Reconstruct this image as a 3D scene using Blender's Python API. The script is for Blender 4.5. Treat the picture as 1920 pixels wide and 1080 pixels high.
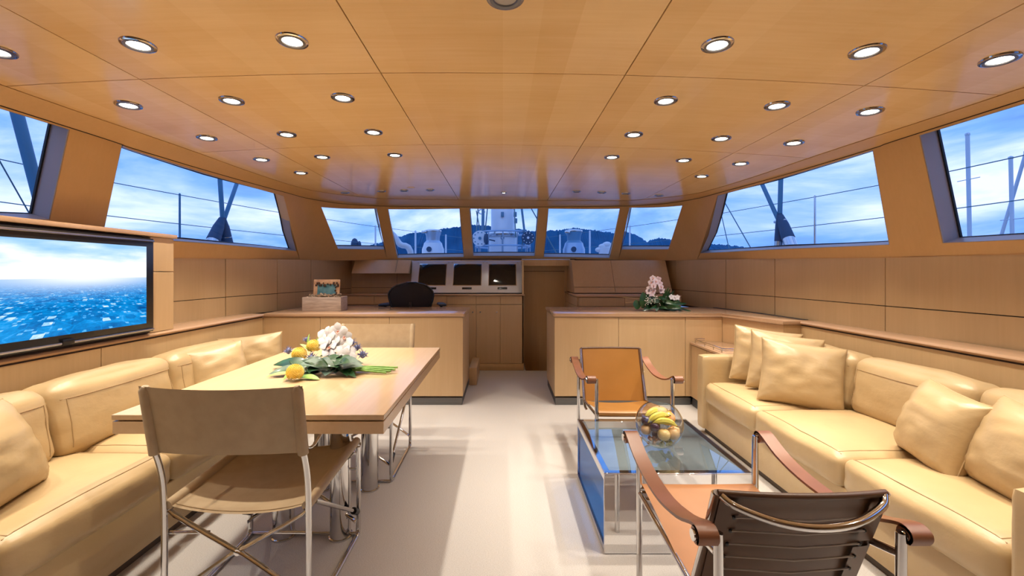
import bpy, bmesh, math, random
from mathutils import Vector, Matrix, noise
from math import pi, sin, cos, radians
V = Vector
scene = bpy.context.scene
for o in list(bpy.data.objects): bpy.data.objects.remove(o)
COL = scene.collection
random.seed(7)

# ------------------------------------------------------------------ camera, sky, exposure
CZ, F, CX, CY = 1.3, 780.0, 943.0, 510.0
cam_d = bpy.data.cameras.new('camera'); cam = bpy.data.objects.new('camera', cam_d); COL.objects.link(cam)
cam.location = (0, 0, CZ); cam.rotation_euler = (pi/2, 0, 0)
cam_d.sensor_width = 36; cam_d.lens = F/1920*36
cam_d.shift_x = (960-CX)/1920; cam_d.shift_y = (CY-540)/1920
cam_d.clip_start = 0.05; cam_d.clip_end = 3000
scene.camera = cam
scene.view_settings.view_transform = 'Standard'; scene.view_settings.look = 'None'
scene.view_settings.gamma = 1; scene.view_settings.use_curve_mapping = False
scene.view_settings.exposure = 0.08
LAMP_W = 38.0            # each recessed downlight
LAMP_COL = (1.0, 0.89, 0.735)
SKY = 1.6

world = bpy.data.worlds.new('dusk_sky'); scene.world = world; world.use_nodes = True
def N(nt, typ, **kw):
    n = nt.nodes.new(typ)
    for k, v in kw.items():
        if k.startswith('i_'):
            key = k[2:]; key = int(key) if key.isdigit() else key.replace('_', ' ')
            n.inputs[key].default_value = v
        else: setattr(n, k, v)
    return n
def ramp(nt, stops, interp='LINEAR'):
    r = nt.nodes.new('ShaderNodeValToRGB'); r.color_ramp.interpolation = interp
    e = r.color_ramp.elements
    while len(e) > 1: e.remove(e[-1])
    e[0].position = stops[0][0]; e[0].color = (*stops[0][1], 1)
    for p, c in stops[1:]:
        q = e.new(p); q.color = (*c, 1)
    return r
nt = world.node_tree; nt.nodes.clear()
tc = N(nt, 'ShaderNodeTexCoord'); sx = N(nt, 'ShaderNodeSeparateXYZ'); nt.links.new(tc.outputs['Generated'], sx.inputs[0])
mp = N(nt, 'ShaderNodeMapping'); mp.inputs['Scale'].default_value = (1.5, 1.5, 5.5); mp.inputs['Location'].default_value = (3.3, 1.2, 0.35)
nt.links.new(tc.outputs['Generated'], mp.inputs[0])
n1 = N(nt, 'ShaderNodeTexNoise', i_Scale=1.6, i_Detail=7.0, i_Roughness=0.56, i_Distortion=0.35); nt.links.new(mp.outputs[0], n1.inputs['Vector'])
cr = ramp(nt, [(0.38, (0.02, 0.14, 0.52)), (0.47, (0.08, 0.26, 0.75)), (0.55, (0.26, 0.42, 0.88)), (0.67, (0.66, 0.73, 0.95))])
nt.links.new(n1.outputs['Fac'], cr.inputs[0])
hz = ramp(nt, [(0.0, (0.16, 0.34, 0.68)), (0.08, (0.50, 0.62, 0.92)), (0.30, (0.40, 0.55, 0.92)), (1.0, (0.22, 0.38, 0.82))])
nt.links.new(sx.outputs['Z'], hz.inputs[0])
mx = N(nt, 'ShaderNodeMix', data_type='RGBA'); mx.inputs[0].default_value = 0.20
nt.links.new(cr.outputs[0], mx.inputs[6]); nt.links.new(hz.outputs[0], mx.inputs[7])
bg = N(nt, 'ShaderNodeBackground', i_Strength=SKY); nt.links.new(mx.outputs[2], bg.inputs[0])
wo = N(nt, 'ShaderNodeOutputWorld'); nt.links.new(bg.outputs[0], wo.inputs[0])

# ------------------------------------------------------------------ materials
MATS = {}
def mat(name, col=(0.8, 0.8, 0.8), rough=0.5, metal=0.0, coat=0.0, spec=0.5, emit=None, es=0.0, sss=0.0, sheen=0.0):
    if name in MATS: return MATS[name]
    m = bpy.data.materials.new(name); m.use_nodes = True; MATS[name] = m
    b = m.node_tree.nodes['Principled BSDF']
    b.inputs['Base Color'].default_value = (*col, 1); b.inputs['Roughness'].default_value = rough
    b.inputs['Metallic'].default_value = metal; b.inputs['Coat Weight'].default_value = coat
    b.inputs['Coat Roughness'].default_value = 0.08
    b.inputs['Specular IOR Level'].default_value = spec; b.inputs['Sheen Weight'].default_value = sheen
    if emit: b.inputs['Emission Color'].default_value = (*emit, 1); b.inputs['Emission Strength'].default_value = es
    return m
def grain(name, c1, c2, axis, rough=0.32, coat=0.0, band=0.16, bandaxis=None, amt=0.10):
    """veneer: fine grain stretched along axis, soft figure, and flitch strips of slightly different tone"""
    m = mat(name, c1, rough, coat=coat); nt = m.node_tree; b = nt.nodes['Principled BSDF']
    tc = N(nt, 'ShaderNodeTexCoord'); sc = [34.0, 34.0, 34.0]; sc[axis] = 1.6
    mp = N(nt, 'ShaderNodeMapping'); mp.inputs['Scale'].default_value = sc; nt.links.new(tc.outputs['Object'], mp.inputs[0])
    a = N(nt, 'ShaderNodeTexNoise', i_Scale=1.5, i_Detail=4.0, i_Roughness=0.6); nt.links.new(mp.outputs[0], a.inputs['Vector'])
    sc2 = [3.5, 3.5, 3.5]; sc2[axis] = 1.0
    mp2 = N(nt, 'ShaderNodeMapping'); mp2.inputs['Scale'].default_value = sc2; nt.links.new(tc.outputs['Object'], mp2.inputs[0])
    c = N(nt, 'ShaderNodeTexNoise', i_Scale=1.3, i_Detail=3.0); nt.links.new(mp2.outputs[0], c.inputs['Vector'])
    sp = N(nt, 'ShaderNodeSeparateXYZ'); nt.links.new(tc.outputs['Object'], sp.inputs[0])
    ba = bandaxis if bandaxis is not None else (axis+1) % 3
    dv = N(nt, 'ShaderNodeMath', operation='DIVIDE'); dv.inputs[1].default_value = band; nt.links.new(sp.outputs[ba], dv.inputs[0])
    fl = N(nt, 'ShaderNodeMath', operation='FLOOR'); nt.links.new(dv.outputs[0], fl.inputs[0])
    wn = N(nt, 'ShaderNodeTexWhiteNoise', noise_dimensions='1D'); nt.links.new(fl.outputs[0], wn.inputs['W'])
    m1 = N(nt, 'ShaderNodeMath', operation='MULTIPLY_ADD'); m1.inputs[1].default_value = 0.45; m1.inputs[2].default_value = 0.0; nt.links.new(a.outputs['Fac'], m1.inputs[0])
    m2 = N(nt, 'ShaderNodeMath', operation='MULTIPLY_ADD'); m2.inputs[1].default_value = 0.55; nt.links.new(c.outputs['Fac'], m2.inputs[0]); nt.links.new(m1.outputs[0], m2.inputs[2])
    m3 = N(nt, 'ShaderNodeMath', operation='MULTIPLY_ADD'); m3.inputs[1].default_value = amt*2.2; nt.links.new(wn.outputs['Value'], m3.inputs[0]); nt.links.new(m2.outputs[0], m3.inputs[2])
    r = ramp(nt, [(0.25, c1), (0.95, c2)]); nt.links.new(m3.outputs[0], r.inputs[0]); nt.links.new(r.outputs[0], b.inputs['Base Color'])
    return m
def bumpy(m, scale, strength, dist=0.01, stretch=(1, 1, 1), detail=4.0, kind='noise'):
    nt = m.node_tree; b = nt.nodes['Principled BSDF']
    tc = N(nt, 'ShaderNodeTexCoord'); mp = N(nt, 'ShaderNodeMapping'); mp.inputs['Scale'].default_value = stretch
    nt.links.new(tc.outputs['Object'], mp.inputs[0])
    if kind == 'noise': a = N(nt, 'ShaderNodeTexNoise', i_Scale=scale, i_Detail=detail)
    else: a = N(nt, 'ShaderNodeTexVoronoi', i_Scale=scale)
    nt.links.new(mp.outputs[0], a.inputs['Vector'])
    bp = N(nt, 'ShaderNodeBump', i_Strength=strength, i_Distance=dist); nt.links.new(a.outputs[0], bp.inputs['Height'])
    nt.links.new(bp.outputs[0], b.inputs['Normal']); return m
def mottled(name, c1, c2, scale, rough, bump=0.0, dist=0.01, stretch=(1, 1, 1), coat=0.0, sheen=0.0):
    m = mat(name, c1, rough, coat=coat, sheen=sheen); nt = m.node_tree; b = nt.nodes['Principled BSDF']
    tc = N(nt, 'ShaderNodeTexCoord'); mp = N(nt, 'ShaderNodeMapping'); mp.inputs['Scale'].default_value = stretch
    nt.links.new(tc.outputs['Object'], mp.inputs[0])
    a = N(nt, 'ShaderNodeTexNoise', i_Scale=scale, i_Detail=4.0); nt.links.new(mp.outputs[0], a.inputs['Vector'])
    r = ramp(nt, [(0.35, c1), (0.65, c2)]); nt.links.new(a.outputs['Fac'], r.inputs[0]); nt.links.new(r.outputs[0], b.inputs['Base Color'])
    if bump:
        bp = N(nt, 'ShaderNodeBump', i_Strength=bump, i_Distance=dist); nt.links.new(a.outputs['Fac'], bp.inputs['Height']); nt.links.new(bp.outputs[0], b.inputs['Normal'])
    return m
def clear_glass(name, tint=(1, 1, 1), refl=1.0):
    m = bpy.data.materials.new(name); m.use_nodes = True; MATS[name] = m; nt = m.node_tree; nt.nodes.clear()
    t = N(nt, 'ShaderNodeBsdfTransparent'); t.inputs[0].default_value = (*tint, 1)
    g = N(nt, 'ShaderNodeBsdfGlossy'); g.inputs['Roughness'].default_value = 0.01
    f = N(nt, 'ShaderNodeFresnel', i_IOR=1.5); mu = N(nt, 'ShaderNodeMath', operation='MULTIPLY'); mu.inputs[1].default_value = refl
    ge = N(nt, 'ShaderNodeNewGeometry'); iv = N(nt, 'ShaderNodeMath', operation='SUBTRACT'); iv.inputs[0].default_value = 1; nt.links.new(ge.outputs['Backfacing'], iv.inputs[1])
    ff = N(nt, 'ShaderNodeMath', operation='MULTIPLY'); nt.links.new(f.outputs[0], ff.inputs[0]); nt.links.new(iv.outputs[0], ff.inputs[1])
    nt.links.new(ff.outputs[0], mu.inputs[0])
    x = N(nt, 'ShaderNodeMixShader'); nt.links.new(mu.outputs[0], x.inputs[0]); nt.links.new(t.outputs[0], x.inputs[1]); nt.links.new(g.outputs[0], x.inputs[2])
    o = N(nt, 'ShaderNodeOutputMaterial'); nt.links.new(x.outputs[0], o.inputs[0]); return m

W_CEIL = grain('ceiling_veneer', (0.78, 0.50, 0.215), (0.93, 0.68, 0.37), 0, rough=0.17, band=0.145, bandaxis=0, amt=0.12)
W_CAB = grain('cabinet_veneer', (0.56, 0.375, 0.195), (0.68, 0.485, 0.275), 2, rough=0.34, band=0.21, bandaxis=0, amt=0.05)
W_WALL = grain('wall_veneer', (0.52, 0.365, 0.19), (0.65, 0.47, 0.26), 2, rough=0.36, band=0.24, bandaxis=1, amt=0.05)
W_FRAME = grain('frame_veneer', (0.62, 0.38, 0.155), (0.72, 0.46, 0.21), 2, rough=0.35, band=0.3, bandaxis=1, amt=0.03)
W_TOP = grain('worktop_veneer', (0.50, 0.31, 0.18), (0.62, 0.41, 0.26), 0, rough=0.2, band=0.35, bandaxis=1, amt=0.05, coat=0.3)
W_TABLE = grain('table_veneer', (0.62, 0.42, 0.23), (0.76, 0.55, 0.33), 1, rough=0.24, band=0.27, bandaxis=0, amt=0.05, coat=0.3)
W_DARK = mat('joint_shadow', (0.035, 0.018, 0.010), 0.8)
W_CRATE = mottled('limed_wood', (0.42, 0.33, 0.27), (0.62, 0.52, 0.44), 9, 0.6, 0.3, 0.004, (1, 8, 12))
CARPET = mottled('carpet', (0.50, 0.475, 0.455), (0.62, 0.595, 0.575), 170, 0.95, 0.5, 0.004, (1.0, 2.2, 1.0), sheen=0.2)
LEATHER = mottled('cream_leather', (0.475, 0.338, 0.175), (0.53, 0.385, 0.205), 3.0, 0.33, 0.0)
bumpy(LEATHER, 8, 0.35, 0.012, (1, 1, 1.4), 6.0)
SADDLE = mottled('tan_saddle_leather', (0.36, 0.16, 0.058), (0.42, 0.19, 0.075), 5.0, 0.36)
SADDLE2 = mottled('ochre_saddle_leather', (0.31, 0.135, 0.022), (0.35, 0.155, 0.03), 5.0, 0.38)
BROWNL = mottled('dark_brown_leather', (0.088, 0.038, 0.015), (0.115, 0.052, 0.022), 5.0, 0.42)
STRAP = mottled('brown_strap_leather', (0.21, 0.082, 0.038), (0.26, 0.105, 0.05), 6.0, 0.36)
CANVAS = mottled('beige_hide', (0.43, 0.325, 0.20), (0.47, 0.36, 0.225), 20.0, 0.5)
THREAD = mat('stitch_thread', (0.36, 0.24, 0.115), 0.7)
CHROME = mat('chrome', (0.62, 0.61, 0.61), 0.06, metal=1.0)
STEEL = mat('brushed_steel', (0.62, 0.63, 0.66), 0.26, metal=1.0)
SILVER = mat('console_silver_sky_tint', (0.60, 0.66, 0.76), 0.33, metal=0.45)  # blue reflection of the sky is put into the base colour
MIRROR = mat('mirror_steel', (0.82, 0.82, 0.83), 0.035, metal=1.0)
GREYM = mat('grey_vent_metal', (0.22, 0.22, 0.225), 0.4, metal=0.7)
BLACK = mat('black_plastic', (0.012, 0.012, 0.014), 0.25)
BLKM = mat('black_mesh', (0.010, 0.009, 0.012), 0.75)
RUBBER = mat('rubber_gasket', (0.01, 0.011, 0.014), 0.55)
LINER = mat('window_liner', (0.36, 0.315, 0.315), 0.42)
PANE = clear_glass('window_glass', (0.97, 0.985, 1.0), 0.55)
TGLASS = clear_glass('table_glass', (0.84, 0.90, 0.93), 2.2)
SGLASS = clear_glass('side_glass_blue_reflection', (0.16, 0.42, 0.74), 0.5)  # blue tint stands in for blue reflected light on the side panel
BGLASS = clear_glass('bowl_glass', (0.95, 0.965, 0.97), 2.6)
LAMPON = mat('lamp_glow', (1, 1, 1), 0.4, emit=(1.0, 0.93, 0.82), es=14.0)
LAMPOFF = mat('lamp_lens_unlit', (0.5, 0.46, 0.42), 0.15, coat=0.5)
WHITEP = mat('white_gelcoat', (0.70, 0.74, 0.80), 0.3)
TEALM = mat('blue_grey_rigging', (0.06, 0.20, 0.33), 0.45)
NAVY = mat('navy_cover', (0.02, 0.06, 0.13), 0.6)
WIRE = mat('wire_rope', (0.10, 0.20, 0.25), 0.4, metal=0.5)
HILL = mottled('hazed_hill_woods', (0.006, 0.085, 0.19), (0.015, 0.13, 0.27), 0.08, 0.95)  # blue distance haze is put into the colour of the woods
SCREEN = mat('dark_screen', (0.006, 0.005, 0.006), 0.05, coat=0.5)

# ------------------------------------------------------------------ mesh helpers
class B:
    def __init__(s): s.bm = bmesh.new()
    def verts(s, pts): return [s.bm.verts.new(p) for p in pts]
    def face(s, vs):
        try: return s.bm.faces.new(vs)
        except ValueError: return None
    def poly(s, pts): return s.face(s.verts(pts))
    def box(s, x0, x1, y0, y1, z0, z1, bev=0.0, seg=2):
        return s.hexa([(x0,y0,z0),(x1,y0,z0),(x1,y1,z0),(x0,y1,z0)], [(x0,y0,z1),(x1,y0,z1),(x1,y1,z1),(x0,y1,z1)], bev, seg)
    def hexa(s, lo, hi, bev=0.0, seg=2):
        n = len(lo); a = s.verts(lo); b = s.verts(hi)
        fs = [s.face(a[::-1]), s.face(b)]
        for i in range(n): fs.append(s.face([a[i], a[(i+1) % n], b[(i+1) % n], b[i]]))
        if bev:
            es = set(e for f in fs if f for e in f.edges)
            bmesh.ops.bevel(s.bm, geom=list(es), offset=bev, segments=seg, affect='EDGES', profile=0.5)
        return s
    def prism(s, poly, z0, z1, bev=0.0, seg=2):
        return s.hexa([(p[0], p[1], z0) for p in poly], [(p[0], p[1], z1) for p in poly], bev, seg)
    def tube(s, pts, r, n=10, caps=True, flat=1.0):
        pts = [V(p) for p in pts]; m = len(pts); rs = r if isinstance(r, (list, tuple)) else [r]*m
        up = V((0, 0, 1)); t0 = (pts[1]-pts[0]).normalized()
        if abs(t0.dot(up)) > 0.95: up = V((0, 1, 0))
        u = t0.cross(up).normalized(); rings = []
        for i, p in enumerate(pts):
            t = (pts[min(i+1, m-1)]-pts[max(i-1, 0)]).normalized()
            u = (u - t*u.dot(t)).normalized(); w = t.cross(u)
            rings.append(s.verts([p + (u*cos(2*pi*k/n) + w*sin(2*pi*k/n)*flat)*rs[i] for k in range(n)]))
        for i in range(m-1):
            for k in range(n): s.face([rings[i][k], rings[i][(k+1) % n], rings[i+1][(k+1) % n], rings[i+1][k]])
        if caps: s.face(rings[0][::-1]); s.face(rings[-1])
        return s
    def strip(s, ptsA, ptsB, th):
        """a thin solid between two polylines; th: offset vector or list of vectors"""
        n = len(ptsA); ths = th if isinstance(th, list) else [V(th)]*n
        a = s.verts(ptsA); b = s.verts(ptsB)
        c = s.verts([V(p)+t for p, t in zip(ptsA, ths)]); d = s.verts([V(p)+t for p, t in zip(ptsB, ths)])
        for i in range(n-1):
            s.face([a[i], a[i+1], b[i+1], b[i]]); s.face([c[i], d[i], d[i+1], c[i+1]])
            s.face([a[i], c[i], c[i+1], a[i+1]]); s.face([b[i], b[i+1], d[i+1], d[i]])
        s.face([a[0], b[0], d[0], c[0]]); s.face([a[-1], c[-1], d[-1], b[-1]])
        return s
    def lathe(s, prof, c=(0, 0, 0), n=24, axis='z'):
        c = V(c); rings = []
        for r, z in prof:
            pts = []
            for k in range(n):
                a = 2*pi*k/n; p = (r*cos(a), r*sin(a), z)
                if axis == 'x': p = (p[2], p[0], p[1])
                if axis == 'y': p = (p[0], p[2], p[1])
                pts.append(c+V(p))
            rings.append(s.verts(pts))
        for i in range(len(rings)-1):
            for k in range(n): s.face([rings[i][k], rings[i][(k+1) % n], rings[i+1][(k+1) % n], rings[i+1][k]])
        if prof[0][0] > 1e-5: pass
        return s
    def cyl(s, c, r, h, n=20, axis='z'): return s.lathe([(0.0001, 0), (r, 0), (r, h), (0.0001, h)], c, n, axis)
    def ball(s, c, r, sub=2, sc=(1, 1, 1)):
        res = bmesh.ops.create_icosphere(s.bm, subdivisions=sub, radius=r)
        for v in res['verts']: v.co = V((v.co.x*sc[0], v.co.y*sc[1], v.co.z*sc[2])) + V(c)
        return s
    def grid(s, rows, closed=False):
        vs = [s.verts(r) for r in rows]
        for i in range(len(vs)-1):
            m = len(vs[i])
            for j in range(m if closed else m-1): s.face([vs[i][j], vs[i][(j+1) % m], vs[i+1][(j+1) % m], vs[i+1][j]])
        return s
    def xf(s, M): bmesh.ops.transform(s.bm, matrix=M, verts=s.bm.verts); return s

def finish(name, b, m, parent=None, smooth=40, local=False):
    bm = b.bm
    bmesh.ops.remove_doubles(bm, verts=bm.verts, dist=1e-6)
    bmesh.ops.recalc_face_normals(bm, faces=bm.faces)
    if parent is not None and not local:
        r = parent
        while r.parent: r = r.parent
        M = (Matrix.Translation(r.location) @ r.rotation_euler.to_matrix().to_4x4()).inverted()
        bmesh.ops.transform(bm, matrix=M, verts=bm.verts)
    me = bpy.data.meshes.new(name); bm.to_mesh(me); bm.free()
    if smooth:
        me.polygons.foreach_set('use_smooth', [True]*len(me.polygons)); me.set_sharp_from_angle(angle=radians(smooth))
    if m: me.materials.append(m)
    o = bpy.data.objects.new(name, me); COL.objects.link(o)
    if parent is not None: o.parent = parent
    return o
def thing(name, label, cat, loc=(0, 0, 0), rot=(0, 0, 0), group=None):
    o = bpy.data.objects.new(name, None); COL.objects.link(o); o.empty_display_size = 0.1
    o.location = loc; o.rotation_euler = rot
    return tag(o, label, cat, group)
def tag(o, label, cat, group=None):
    o['label'] = label; o['category'] = cat
    if group: o['group'] = group
    return o
def struct(o, label=None):
    o['kind'] = 'structure'
    o['label'] = label or o.name.replace('_', ' '); return o
def empty_struct(name, label):
    o = bpy.data.objects.new(name, None); COL.objects.link(o); return struct(o, label)
def copy_tree(o, parent=None):
    c = o.copy(); COL.objects.link(c)
    if parent: c.parent = parent; c.matrix_parent_inverse = o.matrix_parent_inverse
    for ch in [x for x in list(COL.objects) if x.parent == o]: copy_tree(ch, c)
    return c
def P(x, y, Y): return V(((x-CX)*Y/F, Y, CZ-(y-CY)*Y/F))
def PX(x, y, X): return P(x, y, X*F/(x-CX))
def PZ(x, y, z): return P(x, y, F*(CZ-z)/(y-CY))
def catmull(pts, t):
    n = len(pts); t = max(0, min(n-1-1e-9, t)); i = int(t); f = t-i
    p = [pts[max(0, min(n-1, k))] for k in (i-1, i, i+1, i+2)]
    return 0.5*((2*p[1]) + (p[2]-p[0])*f + (2*p[0]-5*p[1]+4*p[2]-p[3])*f*f + (3*p[1]-p[0]-3*p[2]+p[3])*f*f*f)
def smoothpath(pts, k=6):
    pts = [V(p) for p in pts]; return [catmull(pts, i/k) for i in range((len(pts)-1)*k+1)]
def cushion(a, r, puff=0.02, wr=0.006, seed=0, cuts=14, fpuff=0.0):
    """rounded, puffed upholstery block, half sizes a, centred on the origin"""
    b = B(); bmesh.ops.create_cube(b.bm, size=2)
    bmesh.ops.subdivide_edges(b.bm, edges=b.bm.edges, cuts=cuts, use_grid_fill=True)
    off = V((seed*3.7, seed*1.3, seed*2.1))
    for v in b.bm.verts:
        p = v.co.copy()
        for k in range(3): p[k] = math.copysign(abs(p[k])**0.8, p[k])
        q = V((p.x*a[0], p.y*a[1], p.z*a[2])); inn = V([max(-(a[k]-r), min(a[k]-r, q[k])) for k in range(3)])
        d = q-inn
        if d.length > 1e-9: q = inn + d.normalized()*r
        q.z += math.copysign(1, p.z)*puff*max(0, (1-p.x**2))*max(0, (1-p.y**2)) if abs(p.z) > 0.9 else 0
        if fpuff: q.x += math.copysign(1, p.x)*fpuff*(1-p.y**2)*(1-p.z**2)*(abs(p.x) > 0.9)
        nz = noise.noise(V((q.x*7, q.y*7, q.z*11))+off)*wr + noise.noise(V((q.x*19, q.y*13, q.z*23))+off)*wr*0.5
        q += q.normalized()*nz
        v.co = q
    return b
# ------------------------------------------------------------------ hull curves (right half; the left mirrors it)
def zc(X): return 2.25 - 0.015*X*X - 0.009*X
Cc = [(2.44,-1.6),(2.42,.5),(2.376,1.9),(2.29,2.98),(2.25,3.7),(2.18,4.3),(2.08,4.65),(1.82,5.0),(1.46,5.27),(.7,5.45),(0,5.5)]
Uc = [(2.52,-1.6,2.08),(2.47,.5,2.09),(2.43,2.44,2.11),(2.43,2.75,2.11),(2.38,3.53,2.12),(2.27,4.37,2.13),(2.21,4.75,2.135),(2.0,5.2,2.15),(1.547,5.52,2.17),(.8,5.63,2.18),(0,5.66,2.18)]
Lc = [(2.78,-1.6,1.385),(2.74,.5,1.385),(2.66,2.44,1.397),(2.62,2.84,1.40),(2.57,3.6,1.42),(2.50,4.4,1.437),(2.42,4.9,1.445),(2.25,5.4,1.455),(1.75,5.85,1.475),(.9,6.0,1.49),(0,6.05,1.49)]
Wc = [(2.78,-1.6),(2.74,.5),(2.68,2.14),(2.62,2.84),(2.56,3.95),(2.45,4.5),(2.29,5.4),(2.17,5.97)]
def full(c, lift=False):   # s in 0..20, left near -> centre front -> right near
    left = [V((-p[0], p[1], p[2] if len(p) > 2 else 0)) for p in c]; right = [V((p[0], p[1], p[2] if len(p) > 2 else 0)) for p in c[:-1]][::-1]
    return left + right
UF, LF, CF = full(Uc), full(Lc), full(Cc)
for p in CF: p.z = zc(p.x)
def U(s): return catmull(UF, s)
def L(s): return catmull(LF, s)
def Cedge(s): p = catmull(CF, s); p.z = zc(p.x); return p
def M(s, t): return U(s).lerp(L(s), t)
def nrm(s, t):
    ds = M(s+0.01, t)-M(s-0.01, t); dt = M(s, min(t+.05, 1))-M(s, max(t-.05, 0)); n = ds.cross(dt).normalized()
    c = V((0, 2.5, 1.6)); return n if n.dot(M(s, t)-c) > 0 else -n
def proj(p): return (CX + p.x/p.y*F, CY-(p.z-CZ)/p.y*F)
GR = []
for i in range(0, 801):
    s = i/40
    for j in range(-2, 23):
        p = M(s, j/20)
        if p.y > 0.3: x, y = proj(p); GR.append((x, y, s, j/20))
def find(px, py):
    g = min(GR, key=lambda q: (q[0]-px)**2+(q[1]-py)**2); s, t = g[2], g[3]
    for _ in range(8):
        x, y = proj(M(s, t)); xs, ys = proj(M(s+.01, t)); xt, yt = proj(M(s, t+.01))
        a, b_, c, d = (xs-x)/.01, (xt-x)/.01, (ys-y)/.01, (yt-y)/.01; det = a*d-b_*c
        if abs(det) < 1e-6: break
        ex, ey = px-x, py-y; s += max(-.3, min(.3, (ex*d-b_*ey)/det)); t += max(-.1, min(.1, (a*ey-c*ex)/det))
    return s, t
# openings in the window band, interior edges: (TL, BL, TR, BR) seen from inside
OP = [  # left near, left long, front x5, right long, right near
 (None, None, (131,243), (94,412)),
 ((228,271), (192,440), (533,368), (556,471)),
 ((601,388), (630,467), (706,391), (721,468)),
 ((727,392), (745,484), (862,391), (870,482)),
 ((880,391), (887,480), (1010,391), (1003,480)),
 ((1028,391), (1019,482), (1163,391), (1143,484)),
 ((1180,389), (1165,468), (1280,385), (1256,468)),
 ((1345,367), (1313,475), (1637,281), (1668,459)),
 ((1723,254), (1767,456), None, None)]
DEPTH = 0.12
def edge(a, b): return find(*a), find(*b)
cuts = []; wins = []
for k, (tl, bl, tr, br) in enumerate(OP):
    if tl is None:
        R_ = edge(tr, br); Lr = ((0.75, .03), (0.85, .93))
    elif tr is None:
        Lr = edge(tl, bl); R_ = ((19.25, .03), (19.15, .93))
    else: Lr = edge(tl, bl); R_ = edge(tr, br)
    wins.append((Lr, R_))
def along(e, t): (s1, t1), (s2, t2) = e; return s1+(t-t1)*(s2-s1)/(t2-t1)
wall_upper = empty_struct('wall_upper', 'maple veneered window band leaning inward around the saloon')
def patch(name, eL, eR, tL, tR, bL, bR, m=W_FRAME, ns=None):
    """solid piece of the band between two cut lines; t limits at left and right"""
    sL0, sR0 = along(eL, tL), along(eR, tR); sL1, sR1 = along(eL, bL), along(eR, bR)
    ns = ns or max(1, int(abs(sR0-sL0)*6)+1)
    b = B(); r1, r2, r3, r4 = [], [], [], []
    for i in range(ns+1):
        f = i/ns; ta = tL+(tR-tL)*f; tb = bL+(bR-bL)*f; sa = sL0+(sR0-sL0)*f; sb = sL1+(sR1-sL1)*f
        p, q = M(sa, ta), M(sb, tb); r1.append(p); r2.append(q)
        n = nrm((sa+sb)/2, 0.5)*DEPTH; r3.append(p+n); r4.append(q+n)
    b.grid([r1, r2, r4, r3, r1]); 
    for i in (0, ns): b.poly([r1[i], r2[i], r4[i], r3[i]])
    return finish(name, b, m, wall_upper, 30)
ends = [((0, 0), (0, 1))]
prev = ((0.0, 0.0), (0.0, 1.0))
for k, (eL, eR) in enumerate(wins):
    patch('pillar', prev, eL, 0, 0, 1, 1)
    patch('header', eL, eR, 0, 0, eL[0][1], eR[0][1])
    patch('sill_board', eL, eR, eL[1][1], eR[1][1], 1, 1)
    prev = eR
patch('pillar', prev, ((20.0, 0.0), (20.0, 1.0)), 0, 0, 1, 1)
# windows: liner, gasket, pane
wlab = ['left window beside the television', 'long left window above the wall panels', 'forward window at the left corner', 'second forward window with a winch behind',
        'middle forward window with the mast behind', 'fourth forward window with a winch and hill behind', 'forward window at the right corner', 'long right window above the sofa', 'near right window with distant masts']
for k, (eL, eR) in enumerate(wins):
    w = empty_struct('window_%d' % (k+1), wlab[k])
    ns = 10; path = []
    (sa, ta), (sb, tb) = eL; (sc, tc_), (sd, td) = eR
    for i in range(ns): f = i/ns; path.append((sa+(sc-sa)*f, ta+(tc_-ta)*f))
    for i in range(3): f = i/3; path.append((sc+(sd-sc)*f, tc_+(td-tc_)*f))
    for i in range(ns): f = i/ns; path.append((sd+(sb-sd)*f, td+(tb-td)*f))
    for i in range(3): f = i/3; path.append((sb+(sa-sb)*f, tb+(ta-tb)*f))
    sm = (sa+sb+sc+sd)/4; tm = (ta+tb+tc_+td)/4
    def ring(d, inset):
        out = []
        for s_, t_ in path:
            # same normal as the patches so jambs line up
            n = nrm(s_, .5)*DEPTH*d; p = M(s_, t_)+n; c_ = M(sm, tm)+n
            dirv = (c_-p); ds = V((dirv.x, dirv.y, dirv.z)); 
            # inset: horizontally along the band and vertically
            p2 = p + ds.normalized()*inset; out.append(p2)
        return out
    b = B(); b.grid([r+[r[0]] for r in (ring(0.015, 0), ring(0.015, .006), ring(1.0, .006), ring(1.0, 0))]); finish('window_liner', b, LINER, w, 30)
    gi = 0.015 if k in (0, 1, 7, 8) else 0.013
    b = B(); b.grid([r+[r[0]] for r in (ring(.87, .004), ring(.87, gi), ring(.97, gi), ring(.97, .004))]); finish('window_gasket', b, RUBBER, w, 30)
    # pane: thin two sided sheet (single surface keeps the view sharp), built along the curve
    rg = ring(.92, .012); n = len(rg); top = rg[:ns+1]; bot = rg[ns+3:2*ns+4][::-1]
    b = B(); b.strip(top, bot, [nrm(sm, .5)*0.006]*len(top)); finish('window_pane', b, PANE, w, 30)

# trim between ceiling edge and window band
b = B(); S = [i/6 for i in range(0, 121)]
r1 = [Cedge(s)+V((0, 0, .0)) for s in S]; r2 = [U(s) for s in S]
outw = lambda s: V((nrm(s, .5).x, nrm(s, .5).y, 0)).normalized()
r1b = [p+outw(s)*.03+V((0, 0, .06)) for p, s in zip(r1, S)]; r2b = [p+outw(s)*.10+V((0, 0, .05)) for p, s in zip(r2, S)]
b.grid([[p+V((0, 0, .004)) for p in r2], [p+V((0,0,-.004)) for p in r1], r1b, r2b]); o = struct(finish('trim_1', b, W_FRAME, None, 50), 'curved wooden cornice between ceiling panels and windows')
b = B(); b.strip([U(s)+outw(s)*-.001+V((0, 0, -.001)) for s in S], [U(s)+outw(s)*-.001+V((0, 0, .004)) for s in S], [outw(s)*.02 for s in S]); finish('shadow_gap', b, W_DARK, o, 30)
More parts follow.
